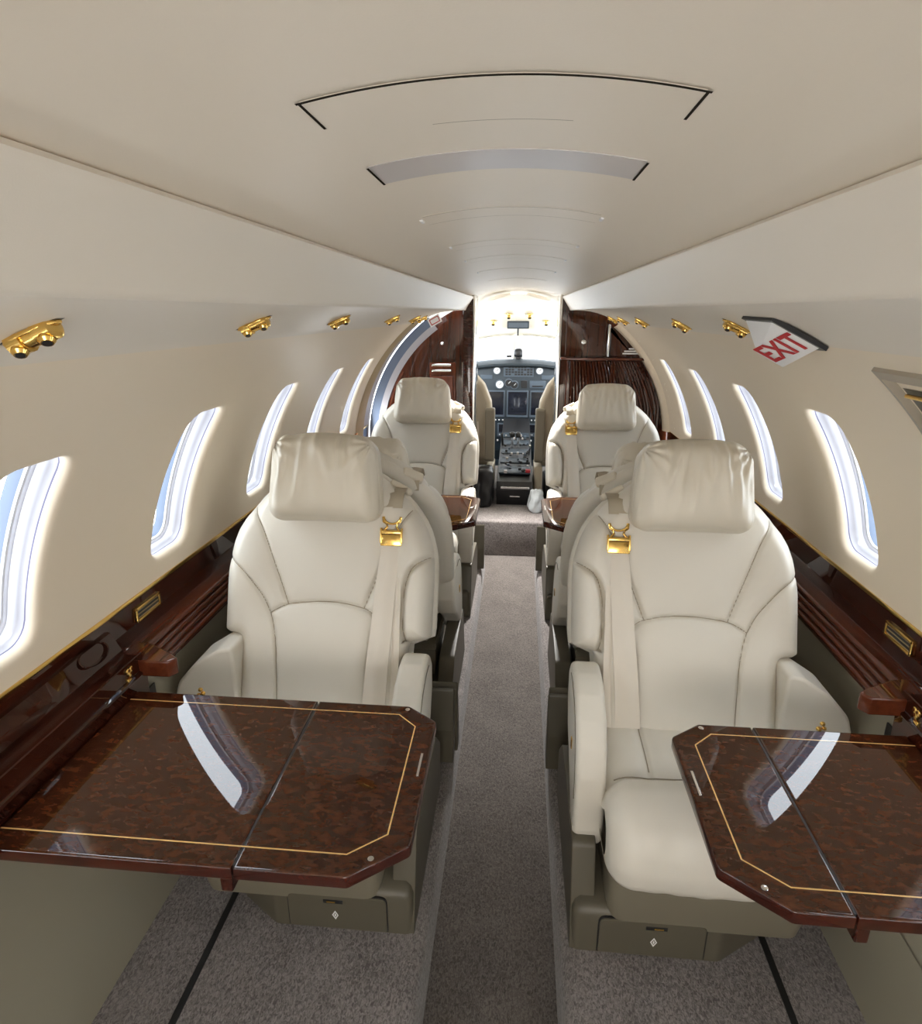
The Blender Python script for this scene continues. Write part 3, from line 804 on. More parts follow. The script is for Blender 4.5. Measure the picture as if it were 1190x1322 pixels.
def make_seat(m, label):
    """local frame: faces -Y, origin on the platform below the back/cushion joint; aisle side is -x for m=+1, +x for m=-1"""
    root = thing('cabin_seat', label, 'seat', (0, 0, 0), 'cream leather cabin seats')
    # backrest cushion
    nu, nv = 150, 190
    tt = np.linspace(-1, 1, nu); s_ = np.sin(tt * PI / 2 * .86) / math.sin(PI / 2 * .86)
    vv = np.concatenate([np.linspace(-.03, .14, 44), np.linspace(.143, .172, 22), np.linspace(.176, .565, nv - 66)])
    ho, hi = np.interp(vv, HW_V, HW_O), np.interp(vv, HW_V, HW_I)
    U = np.where(s_[:, None] > 0, s_[:, None] * ho[None], s_[:, None] * hi[None]); Vv = np.repeat(vv[None], nu, 0)
    W = surf_w(U, Vv)
    P = np.stack([m * U, Vv * TZ.y + W * NZ.y, ZB + Vv * TZ.z + W * NZ.z], -1)
    sheet('backrest', P if m < 0 else P[::-1], M['leather'], root, angle=80)
    # stitched seam lines
    bm = bmesh.new()
    for ln in SEAMS:
        pts = [p for p in catmull(ln, 2) if abs(p[0]) < np.interp(p[1], HW_V, HW_O) - .004]
        if len(pts) > 2: add_tube(bm, [Vector(bk(u, v, float(surf_w(u, v)) + .0016, m)) for u, v in pts], .0010, 6)
    bm_obj('seam_stitching', bm, M['stitch'], root)
    # rear shell
    rows = []
    for sc_, w in ((.985, -.040), (1.015, -.047), (1.028, -.060), (1.022, -.072), (1.0, -.084), (.93, -.090), (.75, -.092), (.4, -.093), (.02, -.093)):
        rows.append([bk(u * sc_, .27 + (v - .27) * sc_ - (.0), w, m) for u, v in OUT[::3]])
    sheet('back_shell', rows, M['leather'], root, closed_v=True, angle=50)
    # headrest
    hr = bm_obj('headrest', headrest_mesh(m, 2.3 if m > 0 else 7.9), M['pillow'], root, angle=80)
    # cushion: seat
    prof = [(.05, .30), (.045, .33), (.02, .338), (-.06, .333), (-.125, .330), (-.150, .324), (-.160, .315), (-.170, .326), (-.192, .346), (-.225, .354), (-.262, .345), (-.292, .322), (-.309, .288), (-.314, .25), (-.306, .215), (-.288, .192), (-.262, .180), (-.2, .176), (.03, .176)]
    pr = np.array(prof); # resample smoothly
    seglen = np.r_[0, np.cumsum(np.hypot(*np.diff(pr, axis=0).T))]
    tq = np.linspace(0, seglen[-1], 130)
    py, pz = np.interp(tq, seglen, pr[:, 0]), np.interp(tq, seglen, pr[:, 1])
    for _ in range(3):
        py[1:-1] = .25 * py[:-2] + .5 * py[1:-1] + .25 * py[2:]; pz[1:-1] = .25 * pz[:-2] + .5 * pz[1:-1] + .25 * pz[2:]
    ty, tz = np.gradient(py), np.gradient(pz); ln = np.hypot(ty, tz); ny_, nz_ = -tz / ln, ty / ln   # inward or outward normal
    cy, cz = -.14, .26
    sgn = np.where((ny_ * (py - cy) + nz_ * (pz - cz)) > 0, 1, -1); ny_, nz_ = ny_ * sgn, nz_ * sgn
    hwc, r = .190, .050
    us = np.sin(np.linspace(-1, 1, 90) * PI / 2 * .9) / math.sin(PI / 2 * .9) * hwc
    rows = []
    for u in us:
        k = max(0, (abs(u) - (hwc - r)) / r); e = r * (1 - math.sqrt(max(0, 1 - k * k)))
        rear = np.clip((py + .165) / .02, 0, 1) * (pz > .3)
        pf = .006 * (1 - (u / hwc) ** 2)
        d = -e + pf * (pz > .2)
        gro = np.zeros_like(py)
        for gx in (-.098, .098): gro += np.exp(-((u - gx) / .0035) ** 2)
        d = d - .005 * gro * rear + rear * .006 * (abs(u) > .098) * np.clip((abs(u) - .098) / .02, 0, 1)
        puck = np.array([.0022 * noise.noise((u * 30, yy * 20, zz_ * 20 + m)) for yy, zz_ in zip(py, pz)])
        d = d + puck
        rows.append(np.stack([np.full_like(py, m * u), py + ny_ * d, pz + nz_ * d], -1))
    rows = np.array(rows)
    cu = sheet('seat_cushion', rows, M['leather'], root, angle=80)
    bm = bmesh.new()
    rear_i = [i for i in range(len(py)) if -.158 < py[i] < .0 and pz[i] > .3]
    for gx in (-.098, .098):
        r_ = rows[int(np.argmin(np.abs(us - gx)))]
        add_tube(bm, [Vector(r_[i]) + Vector((0, 0, .0012)) for i in rear_i[::3]], .0010, 6)
    ic = min((i for i in range(len(py)) if pz[i] > .29 and py[i] > -.3), key=lambda i: abs(py[i] + .160))
    add_tube(bm, [Vector(rows[k][ic]) + Vector((0, 0, .0014)) for k in range(12, len(us) - 12, 3)], .0011, 6)
    bm_obj('seam_stitching', bm, M['stitch'], cu)
    # skirt below the cushion
    pts = round_poly([(-.178, -.275), (.185, -.275), (.185, .06), (-.178, .06)], [.03, .03, 0, 0], 6)
    bm = bmesh.new()
    rings = []
    for z, sc_, dy in ((.188, 1.0, 0), (.15, 1.0, .002), (.11, .99, .006), (.075, .97, .012)):
        rings.append([bm.verts.new((m * a * sc_, b * (1 if b > 0 else 1) + dy, z)) for a, b in pts])
    for a, b in zip(rings[:-1], rings[1:]):
        for k in range(len(pts)): bm.faces.new((a[k], a[(k + 1) % len(pts)], b[(k + 1) % len(pts)], b[k]))
    bm.faces.new(rings[0])
    bm_obj('skirt', bm, M['skirt'], root)
    # base
    base = round_poly([(-.240, -.262), (.040, -.262), (.138, -.200), (.138, .12), (-.240, .12)], [.018, .03, .03, .01, .01], 5)
    bm = bmesh.new(); rings = []
    for z, g, dyv in ((.0, 0, 0), (.085, -.001, 0), (.098, -.006, .006), (.106, -.016, .016)):
        ring = []
        for a, b in base:
            cx, cy_ = -.05, -.07
            ring.append(bm.verts.new((m * (a - g * np.sign(cx - a) * -1 if False else m * 0 + a + (-g if a < cx else g)) , b + (-g if b < cy_ else g), z)))
        rings.append(ring)
    for a, b in zip(rings[:-1], rings[1:]):
        for k in range(len(base)): bm.faces.new((a[k], a[(k + 1) % len(base)], b[(k + 1) % len(base)], b[k]))
    bm.faces.new(rings[-1]); bm.faces.new(rings[0][::-1])
    bo = bm_obj('base', bm, M['olive'], root)
    # raised inner flank of the base, toward the aisle
    flank = round_poly([(-.262, 0.0), (.16, 0.0), (.17, .12), (.10, .19), (-.05, .20), (-.20, .205), (-.235, .10)], [.004, .004, .02, .03, .03, .02, .03], 5)
    prism('side_cover', flank, lambda a, b, d: Vector((m * d, a, b)), -.242, -.196, M['olive'], root, .012, 4)
    # rear pivot cover
    rc = round_poly([(.235, 0), (.283, 0), (.283, .20), (.268, .22), (.242, .10)], [.004, .004, .008, .008, .01], 4)
    prism('rear_cover', rc, lambda a, b, d: Vector((m * d, a, b)), -.268, -.15, M['olive'], root, .010, 3)
    # drawer
    dr = round_poly([(-.188, .004), (.010, .004), (.010, .088), (-.188, .088)], [.002, .002, .014, .014], 5)
    fnd = lambda a, b, d: Vector((m * a, -.262 - d, b))
    prism('drawer_gap', [(a * 1.0 + (.0022 if a > -.09 else -.0022), b + (.0024 if b > .04 else -.001)) for a, b in dr], fnd, -.004, .0006, M['black'], bo, 0)
    d = prism('drawer', dr, fnd, -.004, .0032, M['olive'], root, .002, 2)
    box('latch_recess', fnd(-.082, .074, .003), (.040, .0025, .009), M['black'], d, bevel=.001)
    box('gold_latch', fnd(-.078, .074, .0045), (.018, .002, .003), M['gold'], d, bevel=.0006)
    dia = [(-.089, .040), (-.085, .047), (-.081, .040), (-.085, .033)]
    dib = [(-.0915, .040), (-.085, .0515), (-.0785, .040), (-.085, .0285)]
    bm = bmesh.new()
    A = [bm.verts.new(fnd(a, b, .0036)) for a, b in dib]; B = [bm.verts.new(fnd(-.085 + (a + .085) * .62, .040 + (b - .040) * .62, .0036)) for a, b in dib]
    for k in range(4): bm.faces.new((A[k], A[(k + 1) % 4], B[(k + 1) % 4], B[k]))
    bm.faces.new([bm.verts.new(fnd(-.085 + (a + .085) * .3, .040 + (b - .040) * .45, .0037)) for a, b in dib])
    bm_obj('diamond_pull', bm, M['white'], d, smooth=False)
    # inner armrest, a paddle
    pad = [(.045, .452), (.02, .468), (-.03, .470), (-.085, .455), (-.13, .425), (-.16, .385), (-.178, .33), (-.186, .27), (-.186, .215), (-.178, .178), (-.16, .160), (-.135, .165), (-.11, .20), (-.05, .25), (.03, .30), (.065, .36), (.068, .42)]
    pad = round_poly(pad, .03, 4)
    bm = bmesh.new(); add_prism(bm, pad, lambda a, b, d: Vector((m * d, a, b)), -.240, -.181, .021, 6)
    ar = bm_obj('armrest', bm, M['leather'], root, angle=60)
    for yy, zz_ in ((-.078, .335),):
        box('gold_button', (m * -.2405, yy, zz_), (.004, .012, .024), M['gold'], ar, bevel=.0015)
    bm = bmesh.new(); add_tube(bm, [Vector((m * -.2405, a * .86 - .008, b * .86 + .045)) for a, b in pad[8:40]], .0012, 6); bm_obj('piping', bm, M['skirt'], ar)
    # outer armrest, fat block against the side panel
    pad2 = round_poly([(.182, .490), (.212, .488), (.262, .458), (.300, .415), (.314, .365), (.304, .30), (.182, .30)], [.012, .03, .05, .05, .03, .02, .01], 5)
    bm = bmesh.new(); add_prism(bm, pad2, lambda a, b, d: Vector((m * a, d - (a - .18) * .22, b)), -.035, .055, .026, 7)
    ar2 = flatten(bm_obj('armrest', bm, M['leather'], root, angle=60), .5)
    bm = bmesh.new()
    for k, (dx, dz) in enumerate(((-.005, 0), (.004, .003), (0, .013))): add_lathe(bm, [(.0045, 0), (.0058, .004), (.003, .010)], Matrix.Translation((m * .256 + dx, -.046, .382 + dz)) @ Matrix.Rotation(PI / 2, 4, 'X'), 12)
    bm_obj('gold_control', bm, M['gold'], ar2)
    # seat belt
    ub = -.146
    path = [(ub, .478, -.085), (ub, .496, -.070), (ub, .503, -.045), (ub, .498, -.022), (ub, .486, .004), (ub, .47, .014), (ub, .455, .020)]
    sb = strip('seat_belt', [(ub + .026 * t_, v, float(surf_w(ub + .026 * t_, v)) + .006 + .004 * math.sin(t_ * PI)) for t_, v in ((t_, .372 - t_ * .372) for t_ in np.linspace(0, 1, 24))], [.042 + .010 * t_ for t_ in np.linspace(0, 1, 24)], M['strap'], root, m)
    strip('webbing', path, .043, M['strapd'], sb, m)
    strip('lap_belt', [(ub - .017 + .004 * t_, v, float(surf_w(ub - .017, v)) * .5 + .016) for t_, v in ((t_, .30 - t_ * .30) for t_ in np.linspace(0, 1, 14))], [.018 + .012 * t_ for t_ in np.linspace(0, 1, 14)], M['strap'], sb, m)
    wb = float(surf_w(ub, .385)) + .012
    bc = Vector(bk(ub, .388, wb, m)); Rb = Matrix((Vector((1, 0, 0)), TZ, -NZ)).transposed()
    Rb = Matrix.Rotation(-AN, 3, 'X')
    bm = bmesh.new(); add_box(bm, bc + Rb @ Vector((0, 0, -.006)), (.048, .010, .026), .002, 2, Rb)
    add_box(bm, bc + Rb @ Vector((0, -.002, .012)), (.050, .008, .009), .002, 2, Rb)
    for dx in (-.023, .023): add_box(bm, bc + Rb @ Vector((dx, 0, .004)), (.004, .013, .034), .001, 2, Rb)
    bu = bm_obj('buckle', bm, M['gold'], sb)
    bm = bmesh.new()
    pth = [(-.020, 0, .018), (-.014, 0, .027), (-.017, 0, .034), (-.021, .001, .043), (-.021, .003, .050)]
    for sx in (-1, 1): add_tube(bm, [bc + Rb @ Vector((sx * a, b, c_)) for a, b, c_ in [(.018, 0, .014), (.010, 0, .024), (.013, 0, .031), (.019, .0, .035), (.020, .001, .046)]], .0026, 8)
    add_tube(bm, [bc + Rb @ Vector((math.cos(a) * .019, .001, .046 - abs(math.sin(a)) * .016)) for a in np.linspace(PI, 2 * PI, 12)], .0024, 8)
    bm_obj('gold_hook', bm, M['gold'], bu)
    # webbing guide on the shoulder
    g = bmesh.new(); add_box(g, bk(ub - .004, .505, -.055, m), (.056, .030, .016), .007, 3, Matrix.Rotation(-AN - .15, 3, 'X') @ Matrix.Rotation(m * -.5, 3, 'Y'))
    bm_obj('belt_guide', g, M['pillow'], root)
    return root

def lower_head(c, off=(0, .010, -.072)):
    for ch in c.children:
        if ch.name.startswith('headrest'): ch.location = off
SEAT_Y = 1.165; PITCH = 1.36
sR = make_seat(1, 'near right cream leather seat with burl table beside it, gold buckle on its left')
sR.location = (.385, SEAT_Y, .12)
sL = make_seat(-1, 'near left cream leather seat behind the large burl table')
sL.location = (-.403, SEAT_Y, .12)
c = copy_tree(sR, 'far right cream seat facing the camera in front of the galley cabinet'); c.location = (.388, SEAT_Y + PITCH, .12); lower_head(c, (0, -.004, -.034))
c = copy_tree(sL, 'far left cream seat facing the camera in front of the wood closet'); c.location = (-.396, SEAT_Y + PITCH, .12); lower_head(c, (0, -.002, -.016))
c = copy_tree(sL, 'cream seat turned away, back to back with the near right seat'); c.location = (.388, 1.735, .12); lower_head(c); c.rotation_euler = (0, 0, PI)
c = copy_tree(sR, 'cream seat turned away, back to back with the near left seat'); c.location = (-.396, 1.735, .12); lower_head(c); c.rotation_euler = (0, 0, PI)

# ------------------------------------------------------------------ forward partitions
YB = 3.1
def arc_ring(s, d, p0, p1, n): return [wp(s, p, 0, d)[::2] for p in np.linspace(p0, p1, n)]
# door reveal on the left: successive arches between the cabin wall end and the closet
for nm, y0, y1, d0, d1, m_, lb in (('trim_7', 2.845, 3.0, -.002, -.004, 'tan', 'tan edging arch where the left cabin wall ends'), ('trim_8', 2.998, 3.15, .004, .002, 'reveal', 'white door reveal arch at the left front'), ('trim_9', 3.145, 3.165, -.002, -.042, 'seal', 'blue grey door seal arch at the left front'), ('trim_10', 3.165, 3.18, -.042, -.072, 'reveal', 'white inner arch beside the left closet')):
    o = sheet(nm, [[wp(-1, p, y, d) for p in np.linspace(-.35, PH_TOP + .06, 40)] for y, d in ((y0, d0), ((y0 + y1) / 2, (d0 + d1) / 2 - .002), (y1, d1))], M[m_])
    struct(o, lb, 'trim')
# right end trim of cabin wall
o = sheet('trim_11', [[wp(1, p, y, d) for p in np.linspace(PH_GOLD, PH_TOP, 40)] for y, d in ((3.05, .0), (3.06, -.012), (3.085, -.020), (3.10, -.024), (3.115, -.024))], M['wall'])
struct(o, 'beige end arch where the right wall meets the galley cabinet', 'trim')

def arch_poly(s, xin, ztop, d=-.02, zbot=.2):
    top = [(xin, zbot), (xin, ztop)]
    pts = top + [(s * .262 if abs(xin) < .262 else xin, ztop)] if False else top
    pts = pts + [wp(s, p, 0, d)[::2] for p in np.linspace(PH_TOP + .30, 0, 30)] + [(s * .70, zbot)]
    return pts
# right galley cabinet
g = thing('galley_cabinet', 'tall dark mahogany galley cabinet behind the far right seat', 'cabinet', (.45, YB, .2))
O = Vector(g.location)
fn = lambda a, b, d: Vector((a, YB + d, b)) - O
prism('body', arch_poly(1, .213, 1.385, .012), fn, .012, .26, M['mahogv'], g, .002, 1)
# upper door, lower door with slats, side panel
ud = round_poly([(.235, 1.098), (.425, 1.098), (.425, 1.232), (.30, 1.272), (.235, 1.31)], .004, 2)
o = prism('upper_door', ud, fn, -.002, .014, M['mahogv'], g, .003, 2)
bm = bmesh.new(); add_lathe(bm, [(.012, 0), (.012, .004), (.008, .008), (.003, .010)], frame_mtx(fn(.318, 1.163, -.001), (0, -1, 0), (0, 0, 1)), 18); bm_obj('knob', bm, M['chrome'], o)
sp = [(.445, 1.098), (.60, 1.098)] + [wp(1, p, 0, -.045)[::2] for p in np.linspace(math.asin((1.12 - ZC) / (RC - .045)), math.asin((1.222 - ZC) / (RC - .045)), 8)] + [(.445, 1.225)]
o = prism('side_door', sp, fn, -.002, .014, M['mahogv'], g, .003, 2)
bm = bmesh.new()
for k, (w, x) in enumerate(((.034, .548), (.076, .548), (.084, .545))): add_box(bm, fn(x, 1.134 - .011 * k, -.0026), (w, .001, .006), 0)
bm_obj('placard_lines', bm, M['white'], o)
bm = bmesh.new(); add_box(bm, fn(.434, 1.17, -.004), (.012, .012, .15), .004, 3); bm_obj('chrome_post', bm, M['chrome'], g)
bm = bmesh.new(); add_box(bm, fn(.415, 1.087, -.008), (.405, .03, .012), .004, 3); bm_obj('shelf_edge', bm, M['redwood'], g)
rows = []
xs_ = np.linspace(.238, .70, 140)
def slat(x):
    if x < .262: return 0
    return .006 * abs(math.sin((x - .262) * PI / .0165))
P = []
for z in np.linspace(.35, 1.075, 30):
    wmax = min(.70, math.sqrt(max((RC - .028) ** 2 - (z - ZC) ** 2, 0)))
    P.append([fn(.238 + (x - .238) / (.70 - .238) * (wmax - .238), z, -.002 - slat(x)) for x in xs_])
sheet('slatted_door', P, M['mahogv'], g, angle=30)
for x, z0_, z1_ in ((.245, .60, 1.075), (.455, .6, 1.06), (.47, .6, 1.055)):
    tube('bright_edge', [fn(x, z0_, -.012), fn(x, z1_, -.012)], .0028, M['redwood'], g, 8)
for k, d in enumerate((-.07, -.11, -.15)):
    tube('curved_rib', [Vector((wp(1, p, 0, d)[0], YB - .012, wp(1, p, 0, d)[2])) - O for p in np.linspace(.05, .50 + .02 * k, 20)], .003, M['redwood'], g, 8)
bm = bmesh.new(); add_box(bm, fn(.205, .79, .115), (.012, .24, 1.19), .003, 2); bm_obj('jamb_strip', bm, M['chrome'], g)

# left closet
cL = thing('closet', 'dark mahogany closet with magazine pockets behind the far left seat', 'closet', (-.45, YB, .2))
O = Vector(cL.location)
fn = lambda a, b, d: Vector((a, YB + d, b)) - O
prism('body', arch_poly(-1, -.255, 1.385, -.035), fn, .09, .26, M['mahogv'], cL, .002, 1)
bm = bmesh.new(); add_box(bm, fn(-.235, .79, .12), (.045, .27, 1.19), .004, 2); bm_obj('end_panel', bm, M['mahog'], cL)
bm = bmesh.new(); add_box(bm, fn(-.207, .79, .115), (.010, .24, 1.19), .003, 2); bm_obj('jamb_strip', bm, M['chrome'], cL)
o = box('magazine_rack', fn(-.368, .88, .082), (.135, .03, .36), M['cherry'], cL, bevel=.006)
for z in (1.048, 1.020): box('chrome_bar', fn(-.372, z, .060), (.100, .012, .011), M['chrome'], o, bevel=.004, seg=3)
box('pocket', fn(-.372, .93, .058), (.12, .02, .13), M['cherry'], o, bevel=.006, seg=3)
box('pocket', fn(-.366, .86, .045), (.09, .02, .12), M['cherry'], o, bevel=.006, seg=3)
for k, d in enumerate((-.085, -.12, -.155)):
    tube('curved_rib', [Vector((wp(-1, p, 0, d)[0], YB + .088, wp(-1, p, 0, d)[2])) - O for p in np.linspace(.05, .55, 20)], .004, M['redwood'], cL, 8)
tube('bright_edge', [fn(-.268, .6, .085), fn(-.268, 1.06, .085)], .003, M['chrome'], cL, 8)
bm = bmesh.new(); add_lathe(bm, [(.008, 0), (.008, .004), (.004, .008)], frame_mtx(fn(-.37, 1.15, .088), (0, -1, 0), (0, 0, 1)), 12); bm_obj('hook', bm, M['chrome'], cL)

# ------------------------------------------------------------------ cockpit
def tag_struct(o, lb, c_): return struct(o, lb, c_)
CY0, CY1 = 3.34, 5.75
ringA = lambda d, y: [wp(-1, p, y, d) for p in np.linspace(-.6, PH_TOP + .10, 24)] + [(x, y, CAP + .012 + d - (CR - math.sqrt(max(CR ** 2 - x * x, 0)))) for x in np.linspace(-.36, .36, 11)] + [wp(1, p, y, d) for p in np.linspace(PH_TOP + .10, -.6, 24)]
# side shells leave the cockpit side windows open
sh = []
o = sheet('wall_front', [ringA(.0, 3.36), ringA(.0, 3.8), ringA(-.01, 4.2)], M['cshell']); struct(o, 'pale cockpit liner beyond the doorway', 'wall')
# overhead forward liner, windscreen header
hdr = []
for y, z, w in ((4.2, 1.41, .62), (4.6, 1.335, .62), (4.95, 1.25, .60), (5.25, 1.175, .58), (5.40, 1.128, .56), (5.42, 1.118, .56), (5.40, 1.112, .56)):
    hdr.append([(x, y, z - .10 * (x / .6) ** 2) for x in np.linspace(-w, w, 21)])
o = sheet('ceiling_front', hdr, M['cshell']); struct(o, 'pale cockpit ceiling liner above the windscreen', 'ceiling')
# windscreen frame: sill, centre post, side posts, glass
ws = sheet('window_41', [[(x, 5.62 + (.0) - .25 * (x / .6) ** 2, z) for x in np.linspace(-.60, .60, 21)] for z in (.60, .78, .87)], M['cshell'])
struct(ws, 'cockpit windscreen with pale centre post above the glareshield', 'window')
bm = bmesh.new()
def quadbar(bm, p0, p1, w, d):
    p0, p1 = Vector(p0), Vector(p1); c = (p0 + p1) / 2; t = (p1 - p0); L = t.length; t.normalize(); x = Vector((1, 0, 0)); y = t.cross(x).normalized(); x = y.cross(t)
    add_box(bm, c, (w, d, L), .008, 2, Matrix((x, y, t)).transposed())
quadbar(bm, (.004, 5.60, .86), (-.004, 5.40, 1.125), .085, .05)
bm_obj('centre_post', bm, M['cshell'], ws)
bm = bmesh.new(); quadbar(bm, (-.60, 5.36, .84), (-.55, 5.18, 1.06), .07, .05); quadbar(bm, (.60, 5.36, .84), (.55, 5.18, 1.06), .07, .05); bm_obj('side_post', bm, M['cshell'], ws)
sheet('pane', [[(x, 5.61 - .25 * (x / .6) ** 2, .86) for x in np.linspace(-.6, .6, 21)], [(x, 5.41 - .22 * (x / .6) ** 2, 1.12 - .08 * (x / .6) ** 2) for x in np.linspace(-.58, .58, 21)]], M['glass'], ws)
box('post_pad', (.0, 5.46, .985), (.040, .02, .075), M['white'], ws, bevel=.006)
# lower nose closure
o = sheet('wall_nose', [[(x, y, z) for x in np.linspace(-.78, .78, 9)] for y, z in ((4.2, .0), (5.63, .0), (5.63, .62), (5.62, .80))], M['navy']); struct(o, 'dark nose bulkhead below the windscreen', 'wall')
for s in (-1, 1):
    o = sheet('wall_cockpit_%s' % ('left' if s < 0 else 'right'), [[(s * .70, y, z) for z in (0, .4, .80)] for y in (4.2, 4.9, 5.6)], M['cshell']); struct(o, 'pale cockpit side wall on the %s' % ('left' if s < 0 else 'right'), 'wall')

PY = 5.2
ip = thing('instrument_panel', 'dark blue grey instrument panel under the windscreen', 'instrument panel', (0, PY, .2))
O = Vector(ip.location); F = lambda x, z, d=0: Vector((x, PY - d, z)) - O
# glareshield hood: curved top
gl = []
for d, zz_ in ((-.30, -.02), (-.15, .006), (-.02, .0), (.05, -.02), (.055, -.035), (.03, -.05)):
    gl.append([F(x, .895 + .03 * math.cos(min(abs(x) / .45, 1) * PI / 2) ** .8 - .05 * max(0, abs(x) - .2) + zz_, d) for x in np.linspace(-.62, .62, 41)])
sheet('glareshield', gl, M['glare'], ip)
bm = bmesh.new(); add_box(bm, F(0, .53, -.02), (1.24, .04, .70), .004); bm_obj('panel_face', bm, M['navy'], ip)
def rect(nm, x0, z0, x1, z1, m_, d=.004, par=ip, bev=.003): return box(nm, F((x0 + x1) / 2, (z0 + z1) / 2, d), (abs(x1 - x0), .012, abs(z1 - z0)), m_, par, bevel=bev)
rect('annunciator', -.11, .795, .135, .885, M['bezel'], .002)
bm = bmesh.new()
for i in range(9):
    for j in range(4):
        if (i + j * 3) % 7 != 2: add_box(bm, F(-.085 + i * .025, .815 + j * .019, .010), (.019, .004, .013), 0)
bm_obj('annunciator_lights', bm, M['black'], ip)
for x0, x1 in ((-.236, -.096), (-.078, .098), (.112, .262)):
    b_ = rect('display', x0, .465, x1, .684, M['bezel'], .004)
    rect('screen', x0 + .010, .486, x1 - .010, .674, M['screen'], .009, b_, .001)
for x0, x1 in ((-.153, -.008), (.013, .174)):
    b_ = rect('control_unit', x0, .300, x1, .412, M['bezel'], .004)
    rect('screen', x0 + .012, .338, x1 - .012, .402, M['screen'], .009, b_, .001)
    bm = bmesh.new()
    for i in range(7): add_box(bm, F(x0 + .02 + i * .0175, .318, .012), (.010, .004, .010), 0)
    bm_obj('keys', bm, M['dial'], b_)
def dial(x, z, r, face, par=ip):
    bm = bmesh.new(); add_lathe(bm, [(r * 1.25, 0), (r * 1.25, .012), (r * 1.02, .014)], frame_mtx(F(x, z, .0), (0, -1, 0), (0, 0, 1)), 22); b_ = bm_obj('gauge', bm, M['bezel'], par)
    bm = bmesh.new(); add_lathe(bm, [(r, .0142), (r * .98, .0155)], frame_mtx(F(x, z, .0), (0, -1, 0), (0, 0, 1)), 22); f_ = bm_obj('gauge_face', bm, M[face], b_)
    bm = bmesh.new(); add_box(bm, F(x + r * .2, z + r * .2, .017), (r * .9, .002, r * .14), 0, rot=Matrix.Rotation(-.8, 3, 'Y')); bm_obj('needle', bm, M['black' if face == 'dial' else 'dial'], b_)
dial(-.14, .733, .030, 'dial'); dial(-.066, .745, .028, 'black'); dial(-.02, .730, .028, 'black')
dial(-.165, .845, .026, 'dial'); dial(.182, .845, .026, 'dial')
rect('radio_head', .105, .705, .235, .765, M['bezel'], .004)
rect('radio_slot', .125, .716, .215, .727, M['black'], .010)
rect('switch_block', .035, .705, .085, .765, M['black'], .004)
rect('side_panel', -.30, .775, -.20, .81, M['bezel'], .003); rect('side_panel', .20, .775, .30, .81, M['bezel'], .003)
bm = bmesh.new()
for x in np.linspace(-.20, .22, 15): add_box(bm, F(float(x), .440, .006), (.012, .01, .010), .002)
for x in np.linspace(-.19, .21, 11): add_box(bm, F(float(x), .268, .006), (.014, .012, .014), .002)
bm_obj('switch_row', bm, M['dial'], ip)
# compass on the post
t = thing('compass', 'black magnetic compass at the foot of the windscreen post', 'compass', (.006, 5.30, .965))
bm = bmesh.new(); rounded_blob(bm, (.075, .06, .075), .028, 5, None, Matrix.Translation((0, 0, .012))); bm_obj('housing', bm, M['black'], t)
bm = bmesh.new(); add_box(bm, (0, 0, -.03), (.05, .04, .03), .004); bm_obj('bracket', bm, M['black'], t)
bm = bmesh.new(); add_box(bm, (-.075, .0, -.012), (.045, .03, .02), .004); bm_obj('side_box', bm, M['black'], t)
# overhead display
t = thing('overhead_display', 'dark blue overhead screen with short stalk on the cockpit ceiling', 'display', (0, 4.60, 1.215))
box('housing', (0, 0, 0), (.155, .05, .052), M['navy'], t, bevel=.006)
box('screen', (0, -.026, -.002), (.135, .004, .034), M['bezel'], t, bevel=.001)
tube('stalk', [(0, .01, -.025), (.0, .01, -.075)], .006, M['black'], t)
box('mount', (0, .05, .012), (.26, .05, .085), M['cshell'], t, bevel=.01)
for x, z, y, lb in ((-.062, 1.29, 4.3, 'small gold lamp left of centre on the cockpit ceiling'), (.075, 1.29, 4.3, 'small gold lamp right of centre on the cockpit ceiling'), (-.17, 1.245, 4.45, 'gold lamp at the left edge of the cockpit ceiling'), (.19, 1.245, 4.45, 'gold lamp at the right edge of the cockpit ceiling')):
    t = thing('cockpit_lamp', lb, 'lamp', (x, y, z), 'gold lamps on the cockpit ceiling')
    bm = bmesh.new(); add_lathe(bm, [(.021, .0), (.021, .012), (.014, .020), (.011, .034)], frame_mtx((0, 0, 0), (0, -.55, -.83)), 16); bm_obj('body', bm, M['gold'], t)
    bm = bmesh.new(); add_lathe(bm, [(.034, -.012), (.034, .0), (.024, .003)], frame_mtx((0, 0, 0), (0, -.3, -.95)), 16); bm_obj('base_ring', bm, M['cshell'], t)
# ceiling speakers
for s in (-1, 1):
    t = thing('speaker_grille', 'round pale speaker grille on the %s of the cockpit ceiling' % ('left' if s < 0 else 'right'), 'speaker', (s * .12, 3.95, 1.395), 'cockpit ceiling speakers')
    bm = bmesh.new(); add_lathe(bm, [(.075, .0), (.075, .012), (.062, .016), (.058, .012)], frame_mtx((0, 0, 0), (-s * .25, 0, -.97)), 24); bm_obj('rim', bm, M['cshell'], t)
    bm = bmesh.new(); add_lathe(bm, [(.056, .006), (.055, .0125)], frame_mtx((0, 0, 0), (-s * .25, 0, -.97)), 24); bm_obj('mesh_cover', bm, M['lens'], t)
